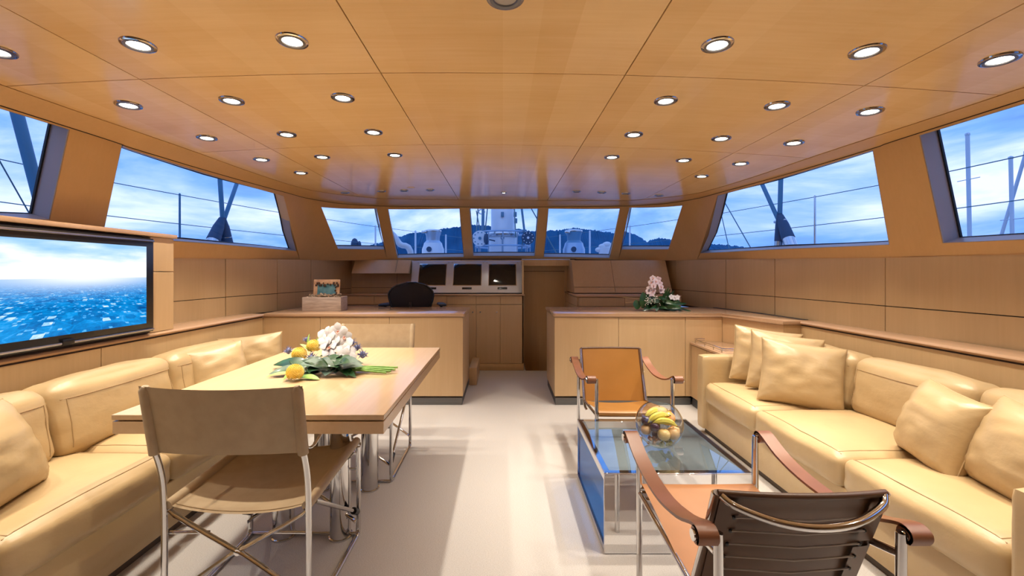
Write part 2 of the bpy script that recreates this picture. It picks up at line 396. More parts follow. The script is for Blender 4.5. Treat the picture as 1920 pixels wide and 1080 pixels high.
# soffit under the band (closes lower wall to band), wraps round the forward corners
b = B(); b.grid([[L(s)+outw(s)*-.003+V((0, 0, .0)) for s in S], [L(s)+outw(s)*-.003+V((0, 0, -.004)) for s in S], [L(s)+outw(s)*.42+V((0, 0, -.004)) for s in S], [L(s)+outw(s)*.42+V((0, 0, .03)) for s in S]])
struct(finish('trim_2', b, W_FRAME, None, 30), 'wooden soffit under the window band')

# ------------------------------------------------------------------ ceiling
ceiling = empty_struct('ceiling', 'lacquered maple ceiling in large panels')
outline = [(Cedge(s).x, Cedge(s).y) for s in S]; outline = [(x, y) for x, y in outline]
def clip(poly, f):
    out = []
    for i in range(len(poly)):
        a, c = poly[i], poly[(i+1) % len(poly)]; fa, fc = f(a), f(c)
        if fa >= 0: out.append(a)
        if (fa >= 0) != (fc >= 0): t = fa/(fa-fc); out.append((a[0]+(c[0]-a[0])*t, a[1]+(c[1]-a[1])*t))
    return out
XS = [-3, -1.735, -.583, .583, 1.726, 3]; YS = [-1.7, -.3, .86, 1.987, 3.11, 6]; G = .0028
for i in range(5):
    for j in range(5):
        po = outline[:]
        po = clip(po, lambda p: p[0]-XS[i]-G); po = clip(po, lambda p: XS[i+1]-G-p[0]) if po else po
        po = clip(po, lambda p: p[1]-YS[j]-G) if po else po; po = clip(po, lambda p: YS[j+1]-G-p[1]) if po else po
        if len(po) < 3: continue
        b = B(); b.poly([(x, y, 0) for x, y in po])
        xa, xb = min(p[0] for p in po), max(p[0] for p in po); n = 6
        for k in range(1, n):
            bmesh.ops.bisect_plane(b.bm, geom=b.bm.verts[:]+b.bm.edges[:]+b.bm.faces[:], plane_co=(xa+(xb-xa)*k/n, 0, 0), plane_no=(1, 0, 0))
        geo = bmesh.ops.extrude_face_region(b.bm, geom=b.bm.faces[:]); up = set(v for v in geo['geom'] if isinstance(v, bmesh.types.BMVert))
        for v in b.bm.verts: v.co.z = zc(v.co.x) + (.016 if v in up else 0)
        finish('ceiling_panel', b, W_CEIL, ceiling, 30)
b = B(); b.poly([(x*1.012, y if y < 0 else y*1.004, 0) for x, y in outline])
for k in range(1, 16): bmesh.ops.bisect_plane(b.bm, geom=b.bm.verts[:]+b.bm.edges[:]+b.bm.faces[:], plane_co=(-2.4+.3*k, 0, 0), plane_no=(1, 0, 0))
geo = bmesh.ops.extrude_face_region(b.bm, geom=b.bm.faces[:]); up = set(v for v in geo['geom'] if isinstance(v, bmesh.types.BMVert))
for v in b.bm.verts: v.co.z = zc(v.co.x)+(.05 if v in up else .019)
finish('ceiling_backing', b, W_DARK, ceiling, 30)

# ------------------------------------------------------------------ floor, with the companionway well at the forward door
b = B(); fl = [(-2.9,-1.7),(2.9,-1.7),(2.9,6.2),(.93,6.2),(.93,5.47),(.30,5.47),(.30,6.2),(-2.9,6.2)]
b.prism(fl, -.04, 0); floor = struct(finish('floor', b, CARPET, None, 0), 'pale ribbed carpet')
b = B(); b.box(.30, .93, 5.475, 5.495, -.5, -.001); b.box(.285, .30, 5.47, 6.2, -.5, -.001); b.box(.93, .945, 5.47, 6.2, -.5, -.001); b.box(.30, .93, 5.49, 6.2, -.52, -.5)
struct(finish('trim_3', b, W_CAB, None, 30), 'wooden stairwell sides at the forward door')
# ------------------------------------------------------------------ walls
def Wx(s): return catmull([V((p[0], p[1], 0)) for p in Wc], s)
def Ws(Y):
    lo, hi = 0, len(Wc)-1
    for _ in range(40):
        m_ = (lo+hi)/2
        if Wx(m_).y < Y: lo = m_
        else: hi = m_
    return lo
def Wpx(px):  # station seen at pixel column px
    lo, hi = 1.2, len(Wc)-1
    for _ in range(40):
        m_ = (lo+hi)/2; p = Wx(m_)
        if CX+p.x/p.y*F > px: lo = m_
        else: hi = m_
    return lo
def lz(s_): # band lower edge height near wall station
    return catmull([V((1.385,0,0)),V((1.385,0,0)),V((1.394,0,0)),V((1.40,0,0)),V((1.428,0,0)),V((1.437,0,0)),V((1.455,0,0)),V((1.47,0,0))], s_).x
wall_left = empty_struct('wall_left', 'left wall of maple panels with recessed joints')
wall_right = empty_struct('wall_right', 'right wall of maple panels with recessed joints')
def wall_panels(side, parent, joints):
    sg = -1 if side == 'l' else 1
    def piece(s0, s1, z0f, z1f, m, name, off, th):
        n = max(2, int((s1-s0)*6)); A, Bp, T = [], [], []
        for i in range(n+1):
            s_ = s0+(s1-s0)*i/n; p = Wx(s_); d = Wx(s_+.02)-Wx(s_-.02); nn = V((d.y, -d.x, 0)).normalized()
            if nn.x < 0: nn = -nn
            p = p+nn*off; A.append(V((p.x*sg, p.y, z0f(s_)))); Bp.append(V((p.x*sg, p.y, z1f(s_)))); T.append(V((nn.x*sg, nn.y, 0))*th)
        b = B(); b.strip(A, Bp, T); return finish(name, b, m, parent, 30)
    zm = lambda s_: 1.067+.0*s_; zt = lambda s_: lz(s_)-.003; zb = lambda s_: .86
    piece(0, len(Wc)-1, zb, lambda s_: lz(s_)-.008, W_DARK, 'backing', .014, .03)
    for a, c in zip(joints[:-1], joints[1:]):
        g = .0035/ (abs((Wx(min(a+.5,7))-Wx(a)).length)*2+.01)
        piece(a+g, c-g, lambda s_: .88, lambda s_: zm(s_)-.003, W_WALL, 'wall_panel', 0, .013)
        piece(a+g, c-g, lambda s_: zm(s_)+.003, zt, W_WALL, 'wall_panel', 0, .013)
jr = [0, 1.05] + [Wpx(x) for x in (1920, 1660, 1453, 1361, 1267)][1:] + [len(Wc)-1.0]
jl = [0, 1.05, Ws(2.75)] + [Wpx(2*CX-x) for x in (423, 520, 583)] + [len(Wc)-1.0]
wall_panels('r', wall_right, jr); wall_panels('l', wall_left, jl)
# lower walls under the ledges, and the ledges (trim)
def ledge(sg, outer, name, label, inner_to):
    """outer: plan polyline of the front edge (x>0); slab from that edge back to the wall"""
    A = [V((x*sg, y, 0)) for x, y in outer]; Bk = []
    for x, y in outer: Bk.append(V(((max(Wx(Ws(min(y, 5.9))).x, x)+.02)*sg, y, 0)))
    prof = [(.012, .866), (0, .872), (-.004, .880), (0, .889), (.012, .894)]
    rows = []
    for dx, z in prof: rows.append([V((p.x+sg*dx, p.y, z)) for p in A])
    rows.append([V((p.x, p.y, .894)) for p in Bk]); rows.append([V((p.x, p.y, .866)) for p in Bk]); rows.append(rows[0])
    b = B(); b.grid(rows); b.poly([r[0] for r in rows[:-1]]); b.poly([r[-1] for r in rows[:-1]])
    o = struct(finish(name, b, W_TOP, None, 50), label)
    b = B(); b.strip([p+V((sg*.016, 0, .857)) for p in A], [p+V((sg*.016, 0, .866)) for p in A], V((sg*.03, 0, 0))); finish('shadow_gap', b, W_DARK, o)
    return o
LX = 2.325; RX = 2.45
ledge(1, [(RX, -1.6), (RX, 3.44)], 'trim_4', 'rounded wooden ledge along the right wall above the sofa', 0)
ledge(-1, [(LX, -1.6), (LX, 4.05)], 'trim_5', 'rounded wooden ledge along the left wall under the television', 0)
for sg, X, nm, par, js in ((1, RX, 'wall_panel', wall_right, [-1.6, -.3, 1.1, 3.44]), (-1, LX, 'wall_panel', wall_left, [-1.6, .2, 2.42, 4.05])):
    for y0, y1 in zip(js[:-1], js[1:]):
        b = B(); x = (X+.012)*sg; b.box(min(x, x+.03*sg), max(x, x+.03*sg), y0+.002, y1-.002, 0.0, .857); finish(nm, b, W_WALL, par)
    b = B(); x = (X+.03)*sg; b.box(min(x, x+.03*sg), max(x, x+.03*sg), -1.6, js[-1], 0, .86); finish('backing', b, W_DARK, par)
# wall behind the camera
b = B(); b.box(-2.9, 2.9, -1.66, -1.6, 0, 2.3); struct(finish('wall_back', b, grain('aft_veneer_dimmed', (.16, .09, .045), (.22, .13, .07), 2), None), 'plain veneered aft wall')  # veneer darkened to stand in for a dim room continuing aft
# outer shell so no daylight leaks
for sg, nm in ((-1, 'trim_6'), (1, 'trim_7')):
    b = B(); x = 2.86*sg; b.box(min(x, x+.04*sg), max(x, x+.04*sg), -1.7, 6.2, -.1, 1.38); struct(finish(nm, b, WHITEP, None), 'hull side outside the ' + ('left' if sg < 0 else 'right') + ' wall')
wall_front = empty_struct('wall_front', 'forward wall of maple panels')
FY = 5.97
def fpanel(x0, x1, z0, z1, Y=FY, m=W_CAB, nm='wall_panel', par=None, th=.014, g=.0025):
    b = B(); b.box(x0+g, x1-g, Y, Y+th, z0+g, z1-g); return finish(nm, b, m, par or wall_front)
b = B(); b.box(-2.4, .27, FY+.012, FY+.05, 0, 1.49); b.box(.97, 2.4, FY+.012, FY+.05, 0, 1.49); b.box(.27, .97, FY+.1, FY+.14, -.6, 1.44); finish('backing', b, W_DARK, wall_front)
for a, c in ((-2.2, -1.52), (-1.52, -.6), (-.6, .27)):
    fpanel(a, c, .86, 1.075); fpanel(a, c, 1.075, 1.30); fpanel(a, c, 1.30, 1.478)
for a, c in ((.97, 1.5), (1.5, 2.2)): fpanel(a, c, .86, 1.45)
# door recess
DF = []
b = B(); b.box(.255, .275, 5.5, FY+.1, -.5, 1.45); b.box(.955, .975, 5.62, FY+.1, -.5, 1.45); DF.append(finish('door_jamb', b, W_CAB))
b = B(); b.box(.25, .99, 5.75, 5.80, 1.385, 1.47); DF.append(finish('door_header', b, W_CAB))
b = B(); b.box(.25, .99, 5.80, FY+.1, 1.43, 1.45); DF.append(finish('door_soffit', b, W_CAB))
b = B(); b.box(.285, .945, FY+.02, FY+.055, -.5, 1.31, .003)
d = struct(finish('door_1', b, W_CAB, None), 'plain wooden door down the forward steps')
b = B(); b.box(.275, .955, FY+.0, FY+.02, 1.315, 1.43); b.box(.885, .955, FY+.0, FY+.02, -.5, 1.315); finish('door_frame', b, W_CAB, d)
for q in DF: q.parent = d
# ------------------------------------------------------------------ recessed downlights
def downlight(x, y, on, label, group, r=.062, watts=None):
    z = zc(x); t = thing('downlight', label, 'ceiling light', (x, y, z-.001), (0, math.atan(.03*x+.009), 0), group)
    b = B(); b.lathe([(r*.62, 0), (r*.64, -.006), (r*.80, -.0075), (r*.97, -.005), (r, 0)], n=28); finish('rim', b, CHROME if on else STEEL, t, 30, local=True)
    b = B(); b.lathe([(r*.60, -.0005), (r*.80, -.004), (r*.80, -.0085), (r*.64, -.0075), (r*.60, -.003)], n=28); finish('inner_ring', b, GREYM, t, 30, local=True)
    b = B(); b.lathe([(.0001, -.0045), (r*.42, -.004), (r*.62, -.002)], n=24); finish('lamp', b, LAMPON if on else LAMPOFF, t, 30, local=True)
    if on:
        ld = bpy.data.lights.new('lamp_light', 'SPOT'); ld.energy = watts or LAMP_W; ld.color = LAMP_COL; ld.spot_size = radians(84); ld.spot_blend = 0.6; ld.shadow_soft_size = .022
        lo = bpy.data.objects.new('lamp_light', ld); COL.objects.link(lo); lo.parent = t; lo.location = (0, 0, -.03)
    return t
rows = [(1.70, [(-.861, 'l'), (.876, 'r'), (-1.49, 'l'), (1.487, 'r'), (-2.07, 'l'), (2.03, 'r')]),
        (2.255, [(-.868, 'l'), (.883, 'r'), (-1.47, 'l'), (1.485, 'r'), (-2.03, 'l'), (1.99, 'r')]),
        (2.81, [(-.875, 'l'), (.883, 'r'), (-1.46, 'l'), (1.475, 'r'), (-2.0, 'l'), (1.965, 'r')]),
        (3.36, [(-.873, 'l'), (.88, 'r'), (-1.46, 'l'), (1.46, 'r'), (-1.95, 'l'), (1.92, 'r')]),
        (3.83, [(-1.86, 'l'), (1.83, 'r')])]
ordn = ['nearest', 'second', 'third', 'fourth', 'farthest']; colm = {0: 'inner', 1: 'middle', 2: 'outer'}
for j, (y, xs) in enumerate(rows):
    for x, sd in xs:
        c = 0 if abs(x) < 1.1 else (1 if abs(x) < 1.7 else 2); side = 'left' if x < 0 else 'right'
        downlight(x, y, True, 'lit downlight in the %s column on the %s side, %s from the camera' % (colm[c], side, ordn[j]), 'lit downlights in the ceiling panels')
def nearlab(x, y): return 'added fill downlight, out of view near the camera, %s column on the %s side, %s row' % (colm[0 if abs(x) < 1.1 else (1 if abs(x) < 1.7 else 2)], 'left' if x < 0 else 'right', {.6: 'second', 1.15: 'first', -.2: 'third', -.9: 'rearmost'}[y])
for y in (.6, 1.15, -.2, -.9):  # unseen fill lamps added to brighten the near end
    for x in {.6: (-2.05, 2.02), 1.15: (-2.05, 1.487, 2.02), -.2: (-.868, .88), -.9: (-1.49, 1.487)}[y]:
        downlight(x, y, True, nearlab(x, y), 'added fill downlights over the near end')
downlight(.01, 4.97, True, 'small lit downlight in the ceiling middle before the forward windows', 'lit downlights in the ceiling panels', .035, watts=10)
for x, nm in ((-1.82, 'far left'), (-1.40, 'second from the left'), (-1.14, 'third from the left'), (-.84, 'left inner'), (.85, 'right inner'), (1.14, 'third from the right'), (1.42, 'second from the right'), (1.80, 'far right')):
    downlight(x, 4.80, False, 'unlit downlight near the forward windows, %s of that row' % nm, 'unlit downlights near the forward windows', .05)
downlight(.008, 1.435, False, 'larger unlit round fitting in the middle ceiling panel at the top edge', 'unlit downlights near the forward windows', .068)
b = B(); b.lathe([(.0001, -.006), (.03, -.006), (.05, 0)], (-1.03, 4.65, zc(-1.03)), 20); tag(finish('ceiling_sensor', b, W_CEIL), 'flat wood-coloured ceiling disc between unlit lights near forward windows', 'sensor')

# ------------------------------------------------------------------ cabinets
def kick(x0, x1, y0, y1, parent, h=.085, faces='fs'):
    b = B(); b.box(x0, x1, y0, y1, 0, h-.012, .003); finish('plinth', b, GREYM, parent)
    b = B()
    for k in range(5):
        z = .008+k*.013; b.box(x0-.004, x1+.004, y0-.004, y1, z, z+.006)
    finish('vent_louvres', b, GREYM, parent)
def panel_y(x0, x1, z0, z1, Y, parent, name, m=W_CAB, th=.018, g=.002):
    b = B(); b.box(x0+g, x1-g, Y, Y+th, z0, z1, .0015, 1); return finish(name, b, m, parent)
# left peninsula
PY0, PY1 = 4.056, 4.78
c = thing('sideboard', 'pale maple cabinet under the counter behind the dining table', 'cabinet', (-1.35, 4.4, 0))
b = B(); b.box(-2.34, -.41, PY0+.019, PY1, .085, .862); finish('body', b, W_CAB, c)
for x0, x1 in ((-2.345, -1.783), (-1.783, -1.108), (-1.108, -.39)):
    dd = panel_y(x0, x1, .088, .86, PY0, c, 'door')
for x in (-1.144, -1.066):
    b = B(); b.box(x-.018, x+.018, PY0-.004, PY0+.002, .768, .776, .001, 1); finish('latch', b, STEEL, c)
b = B(); b.box(-.408, -.39, PY0+.001, PY1, .088, .86, .0015, 1); finish('side_panel', b, W_CAB, c)
kick(-2.28, -.40, PY0+.012, PY1-.01, c)
b = B(); b.box(-.39, -.30, PY0+.72, PY0+1.3, 0, .20, .006); finish('side_step', b, W_CAB, c)
b = B(); b.prism([(-2.34, PY0-.012), (-.392, PY0-.012), (-.376, PY0+.004), (-.376, PY1+.02), (-2.34, PY1+.02)], .864, .896, .005)
t = finish('countertop', b, W_TOP); tag(t, 'glossy maple countertop carrying the wooden crate, left of the walkway', 'countertop')
# right peninsula
c = thing('sideboard', 'pale maple cabinet behind the tan armchair, right of the walkway', 'cabinet', (1.4, 4.4, 0))
b = B(); b.box(.525, 2.30, PY0+.019, PY1, .085, .862); finish('body', b, W_CAB, c)
for x0, x1 in ((.504, 1.128), (1.128, 1.779), (1.779, 2.14)): panel_y(x0, x1, .088, .86, PY0, c, 'door')
b = B(); b.box(.504, .522, PY0+.001, PY1, .088, .86, .0015, 1); finish('side_panel', b, W_CAB, c)
kick(.515, 1.83, PY0+.012, PY1-.01, c)
b = B(); b.hexa([(2.14, PY0, .088), (2.32, 3.44, .088), (2.335, 3.45, .088), (2.155, PY0+.01, .088)], [(2.14, PY0, .86), (2.32, 3.44, .86), (2.335, 3.45, .86), (2.155, PY0+.01, .86)]); finish('return_panel', b, W_CAB, c)
b = B(); b.box(2.322, 2.51, 3.44, 3.458, .088, .86); finish('end_panel', b, W_CAB, c)
b = B(); b.prism([(.49, PY0+.004), (.506, PY0-.012), (2.128, PY0-.012), (2.305, 3.425), (2.46, 3.425), (2.57, 3.46), (2.535, 4.0), (2.41, 4.55), (2.36, PY1+.02), (.49, PY1+.02)], .864, .896, .005)
t = finish('countertop', b, W_TOP); tag(t, 'glossy maple countertop carrying the orchid arrangement, right of the walkway', 'countertop')
b = B(); b.strip([V((2.52, 3.5, .8965)), V((2.475, 4.1, .8965)), V((2.37, 4.7, .8965))], [V((2.57, 3.5, .8965)), V((2.525, 4.1, .8965)), V((2.42, 4.7, .8965))], V((0, 0, .003)))
tag(finish('air_vent', b, mat('vent_slot', (.03, .03, .035), .4)), 'long dark air vent slot in the counter along the right wall', 'vent')
# low side cabinet between sofa and right peninsula
c = thing('low_cabinet', 'low maple cabinet with chrome rail between sofa and counter', 'cabinet', (2.05, 3.75, 0))
b = B(); b.prism([(1.85, 3.44), (2.31, 3.44), (2.132, 4.045), (1.85, 4.045)], .085, .595); finish('body', b, W_CAB, c)
b = B(); b.box(1.832, 1.85, 3.75, 4.045, .088, .59, .0015, 1); finish('door', b, W_CAB, c)
b = B(); b.box(1.832, 1.85, 3.44, 3.746, .088, .59, .0015, 1); finish('door', b, W_CAB, c)
b = B(); b.prism([(1.82, 3.43), (2.305, 3.43), (2.128, 4.05), (1.82, 4.05)], .597, .620, .004); finish('top', b, W_TOP, c)
b = B(); b.box(1.845, 2.12, 3.44, 4.045, 0, .075, .002)
for k in range(5): b.box(1.840, 2.12, 3.44, 4.045, .008+k*.013, .014+k*.013)
finish('vent_louvres', b, GREYM, c)
b = B(); b.tube([(1.95, 4.02, .655), (1.86, 4.02, .655), (1.842, 4.00, .655), (1.842, 3.50, .655), (1.86, 3.48, .655), (2.15, 3.48, .655)], .005, 8)
b.tube([(1.95, 4.02, .640), (1.86, 4.02, .640), (1.842, 4.00, .640), (1.842, 3.50, .640), (1.86, 3.48, .640), (2.15, 3.48, .640)], .003, 8)
for y in (3.50, 3.64, 3.80, 3.98): b.tube([(1.842, y, .619), (1.842, y, .656)], .004, 8)
finish('guard_rail', b, CHROME, c)

# forward cabinets
c = thing('forward_cabinet', 'tall maple cupboards under the navigation screens', 'cabinet', (-.9, 5.7, 0))
b = B(); b.box(-2.1, .265, 5.52, 5.95, .10, .985); finish('body', b, W_CAB, c)
xs = [-2.14, -1.70, -1.24, -.74, -.353, -.035, .275]
for a, e in zip(xs[:-1], xs[1:]): panel_y(a, e, .872, .984, 5.5, c, 'drawer')
for a, e in zip(xs[3:-1], xs[4:]):
    dd = panel_y(a, e, .09, .866, 5.5, c, 'door')
for x in (-.40, -.30, -.08):
    b = B(); b.cyl((x, 5.498, .77), .009, .006, 12, 'y'); b.xf(Matrix.Translation((0, -.006, 0))); finish('knob', b, STEEL, c)
for a, e in zip(xs[:3], xs[1:4]): panel_y(a, e, .09, .84, 5.5, c, 'door')
b = B(); b.box(-2.12, .275, 5.49, 5.95, 0, .085, .004); finish('plinth', b, W_CAB, c)
b = B(); b.box(-2.16, .285, 5.48, 5.96, .988, 1.008, .003); finish('top', b, W_TOP, c)
# desk slab
c = thing('chart_desk', 'dark-edged maple desk surface between counter and forward drawers', 'desk', (-1.5, 5.2, 0))
b = B(); b.prism([(-2.2, 4.82), (-1.95, 4.82), (-1.55, 5.2), (-.95, 5.2), (-.95, 5.49), (-2.25, 5.49)], .84, .868, .003); finish('desk_top', b, W_TOP, c)
b = B(); b.box(-2.2, -2.15, 4.85, 5.48, 0, .84); b.box(-1.0, -.97, 5.22, 5.48, 0, .84); finish('support', b, W_CAB, c)
# upper lean box left
def leanbox(name, label, x0, x1, ybot, ytop, z0, z1, splits, groove=None):
    c = thing(name, label, 'cupboard', ((x0+x1)/2, 5.9, z0))
    def yz(z): return ybot+(ytop-ybot)*(z-z0)/(z1-z0)
    b = B(); b.hexa([(x0, ybot+.02, z0), (x1, ybot+.02, z0), (x1, FY, z0), (x0, FY, z0)], [(x0, ytop+.02, z1), (x1, ytop+.02, z1), (x1, FY, z1), (x0, FY, z1)]); finish('body', b, W_CAB, c)
    xs = [x0]+splits+[x1]; zz = [z0, z1] if not groove else [z0, groove, z1]
    for a, e in zip(xs[:-1], xs[1:]):
        for za, zb in zip(zz[:-1], zz[1:]):
            za2, zb2 = za+.003, zb-.003
            b = B(); b.hexa([(a+.002, yz(za2), za2), (e-.002, yz(za2), za2), (e-.002, yz(za2)+.018, za2), (a+.002, yz(za2)+.018, za2)], [(a+.002, yz(zb2), zb2), (e-.002, yz(zb2), zb2), (e-.002, yz(zb2)+.018, zb2), (a+.002, yz(zb2)+.018, zb2)])
            finish('door', b, W_CAB, c)
    return c
leanbox('wall_cupboard', 'overhead cupboard left of the navigation screens', -2.05, -1.275, 5.62, 5.78, 1.28, 1.468, [-1.46])
leanbox('wall_cupboard', 'sloping maple cupboard right of the forward door', .915, 2.17, 5.32, 5.56, 1.03, 1.458, [1.44], 1.105)
c = thing('low_cabinet', 'maple base cabinet below the sloping cupboard, right of the forward door', 'cabinet', (1.5, 5.5, 0))
b = B(); b.box(.915, 2.12, 5.03, FY-.006, 0, .995); finish('body', b, W_CAB, c)
for a, e in ((.913, 1.47), (1.47, 2.15)): panel_y(a, e, .885, .99, 5.012, c, 'drawer'); panel_y(a, e, .05, .88, 5.012, c, 'door')
b = B(); b.box(.895, .913, 5.03, FY-.006, .05, .88); b.box(.895, .913, 5.03, FY-.006, .886, .99); finish('side_panel', b, W_CAB, c)
b = B(); b.box(.885, 2.15, 5.0, FY-.006, .998, 1.022, .003); finish('top', b, W_TOP, c)

# navigation console
c = thing('navigation_console', 'brushed steel console with three dark screens under the forward windows', 'console', (-.52, 5.75, 1.01))
zb, zt, yb, yt = 1.01, 1.452, 5.56, 5.78
xl0, xl1, xr = -1.235, -1.262, .262
def cy(z): return yb+(yt-yb)*(z-zb)/(zt-zb)
b = B(); b.hexa([(xl0, yb, zb), (xr-.01, yb, zb), (xr-.01, 5.95, zb), (xl0, 5.95, zb)], [(xl1, yt, zt), (xr, yt, zt), (xr, 5.95, zt), (xl1, 5.95, zt)], .004); finish('housing', b, SILVER, c)
b = B(); b.box(xl0, xr-.01, yb-.006, yb+.01, zb-.001, zb+.012); finish('base_strip', b, BLACK, c)
for px0, px1 in ((786, 836), (851, 902), (917, 967)):
    z0, z1 = 1.125, 1.405; y0, y1 = cy(z0), cy(z1); ym = (y0+y1)/2
    x0, x1 = (px0-CX)*ym/F, (px1-CX)*ym/F
    def quad(xa, xb, za, zb_, d0, d1):
        bb = B(); bb.hexa([(xa, cy(za)-d0, za), (xb, cy(za)-d0, za), (xb, cy(za)+d1, za), (xa, cy(za)+d1, za)], [(xa, cy(zb_)-d0, zb_), (xb, cy(zb_)-d0, zb_), (xb, cy(zb_)+d1, zb_), (xa, cy(zb_)+d1, zb_)], .0015, 1); return bb
    s = finish('monitor', quad(x0-.008, x1+.008, z0-.008, z1+.008, .006, .01), CHROME, c)
    finish('screen', quad(x0, x1, z0, z1, .009, .0), SCREEN, s)
    xm = (x0+x1)/2+.0
    finish('badge', quad(xm-.065, xm+.065, 1.067, 1.094, .004, 0), BLACK, c)
    for xx in (x0-.03, x1+.03):
        bb = B(); bb.ball((xx, cy(1.43)-.002, 1.43), .005, 1); finish('screw', bb, GREYM, c)

# television cabinet and television
c = thing('television_cabinet', 'maple surround box holding the television on the left wall', 'cabinet', (-2.4, 2.2, .9))
TX = -2.335
b = B(); b.box(-2.57, TX-.02, 1.40, 2.945, .897, 1.53); finish('body', b, W_WALL, c)
b = B(); b.box(-2.57, TX+.02, 1.40, 2.96, 1.535, 1.562, .004); finish('top', b, W_TOP, c)
b = B(); b.box(TX-.02, TX, 2.755, 2.95, 1.305, 1.532, .0015, 1); finish('door', b, W_CAB, c)
b = B(); b.box(TX-.02, TX, 2.755, 2.95, .897, 1.299, .0015, 1); finish('door', b, W_CAB, c)
b = B(); b.box(TX-.02, TX-.004, 1.40, 2.75, .897, 1.53); finish('recess_back', b, W_DARK, c)
tv = thing('television', 'large flat television showing a blue aerial city view', 'television', (-2.3, 2.15, .9))
TY0, TY1, TZ0, TZ1 = 1.50, 2.74, .912, 1.518
b = B(); b.box(TX, -2.300, TY0, TY1, TZ0, TZ1, .004); finish('housing', b, BLACK, tv)
b = B(); b.box(-2.301, -2.292, TY0+.005, TY1-.003, TZ1-.022, TZ1-.010, .002); b.box(-2.301, -2.292, TY0+.005, TY1-.003, TZ0+.008, TZ0+.020, .002); finish('trim_strip', b, STEEL, tv)
b = B(); b.box(-2.301, -2.288, 2.165, 2.225, TZ0+.003, TZ0+.035, .003); finish('sensor_block', b, BLACK, tv)
m = bpy.data.materials.new('screen_picture'); m.use_nodes = True; nt = m.node_tree; nt.nodes.clear()
g = N(nt, 'ShaderNodeTexCoord'); sp = N(nt, 'ShaderNodeSeparateXYZ'); nt.links.new(g.outputs['Generated'], sp.inputs[0])
def MA(op, a, b_=None, c_=None, clampv=False):
    n = N(nt, 'ShaderNodeMath', operation=op); n.use_clamp = clampv
    for i, v in enumerate((a, b_, c_)):
        if v is None: continue
        if isinstance(v, (int, float)): n.inputs[i].default_value = v
        else: nt.links.new(v, n.inputs[i])
    return n.outputs[0]
u, v = sp.outputs['Y'], sp.outputs['Z']
# picture plane -> ground plane: depth below the horizon
hor = 0.60
dep = MA('DIVIDE', .35, MA('MAXIMUM', MA('SUBTRACT', hor, v), .012))
gx = MA('MULTIPLY', MA('SUBTRACT', u, .62), dep); cb = N(nt, 'ShaderNodeCombineXYZ')
nt.links.new(MA('MULTIPLY', gx, 1.8), cb.inputs[0]); nt.links.new(dep, cb.inputs[1])
vo = N(nt, 'ShaderNodeTexVoronoi', i_Scale=11.0); vo.distance = 'CHEBYCHEV'; nt.links.new(cb.outputs[0], vo.inputs['Vector'])
vp = N(nt, 'ShaderNodeTexVoronoi', i_Scale=30.0); vp.distance = 'CHEBYCHEV'; nt.links.new(cb.outputs[0], vp.inputs['Vector'])
ve = N(nt, 'ShaderNodeTexVoronoi', i_Scale=7.0, feature='DISTANCE_TO_EDGE'); nt.links.new(cb.outputs[0], ve.inputs['Vector'])
no = N(nt, 'ShaderNodeTexNoise', i_Scale=4.0, i_Detail=9.0, i_Roughness=.75); nt.links.new(cb.outputs[0], no.inputs['Vector'])
vsp = N(nt, 'ShaderNodeSeparateColor'); nt.links.new(vo.outputs['Color'], vsp.inputs[0]); vsq = N(nt, 'ShaderNodeSeparateColor'); nt.links.new(vp.outputs['Color'], vsq.inputs[0])
blk = MA('MULTIPLY', MA('GREATER_THAN', vsp.outputs[0], .84), MA('LESS_THAN', vo.outputs['Distance'], .30))
sm_ = MA('MULTIPLY', MA('GREATER_THAN', vsq.outputs[1], .72), MA('LESS_THAN', vp.outputs['Distance'], .34))
road = MA('LESS_THAN', ve.outputs['Distance'], .022)
val = MA('ADD', MA('MULTIPLY', no.outputs['Fac'], .80), MA('ADD', MA('MULTIPLY', vsp.outputs[1], .12), MA('ADD', MA('MULTIPLY', blk, .34), MA('ADD', MA('MULTIPLY', sm_, .22), MA('MULTIPLY', road, .06)))))
cit = ramp(nt, [(.28, (.0, .05, .22)), (.42, (.0, .17, .52)), (.55, (.0, .30, .76)), (.68, (.10, .46, .90)), (.85, (.55, .78, .97)), (.98, (.85, .94, 1))]); nt.links.new(val, cit.inputs[0])
riv = MA('MULTIPLY', MA('GREATER_THAN', gx, .35), MA('LESS_THAN', MA('ABSOLUTE', MA('SUBTRACT', dep, MA('MULTIPLY', gx, 1.9))), .10))
rm = N(nt, 'ShaderNodeMix', data_type='RGBA'); nt.links.new(MA('MULTIPLY', riv, .6), rm.inputs[0]); nt.links.new(cit.outputs[0], rm.inputs[6]); rm.inputs[7].default_value = (.55, .78, .97, 1)
hzf = N(nt, 'ShaderNodeMapRange'); hzf.inputs[1].default_value = .30; hzf.inputs[2].default_value = hor; hzf.inputs[3].default_value = 0; hzf.inputs[4].default_value = 1; nt.links.new(v, hzf.inputs[0])
hm = N(nt, 'ShaderNodeMix', data_type='RGBA'); nt.links.new(MA('POWER', hzf.outputs[0], 2.2), hm.inputs[0]); nt.links.new(rm.outputs[2], hm.inputs[6]); hm.inputs[7].default_value = (.16, .42, .85, 1)
nc = N(nt, 'ShaderNodeTexNoise', i_Scale=3.2, i_Detail=5.0); mp = N(nt, 'ShaderNodeMapping'); mp.inputs['Scale'].default_value = (1, 1.2, 2.6); nt.links.new(g.outputs['Generated'], mp.inputs[0]); nt.links.new(mp.outputs[0], nc.inputs['Vector'])
sv = MA('ADD', MA('MULTIPLY', MA('SUBTRACT', v, hor), 1.35), MA('MULTIPLY', MA('SUBTRACT', nc.outputs['Fac'], .5), .9))
sk = ramp(nt, [(.0, (.95, .97, 1)), (.22, (.88, .94, 1)), (.40, (.50, .72, 1)), (.60, (.28, .55, .95))]); nt.links.new(sv, sk.inputs[0])
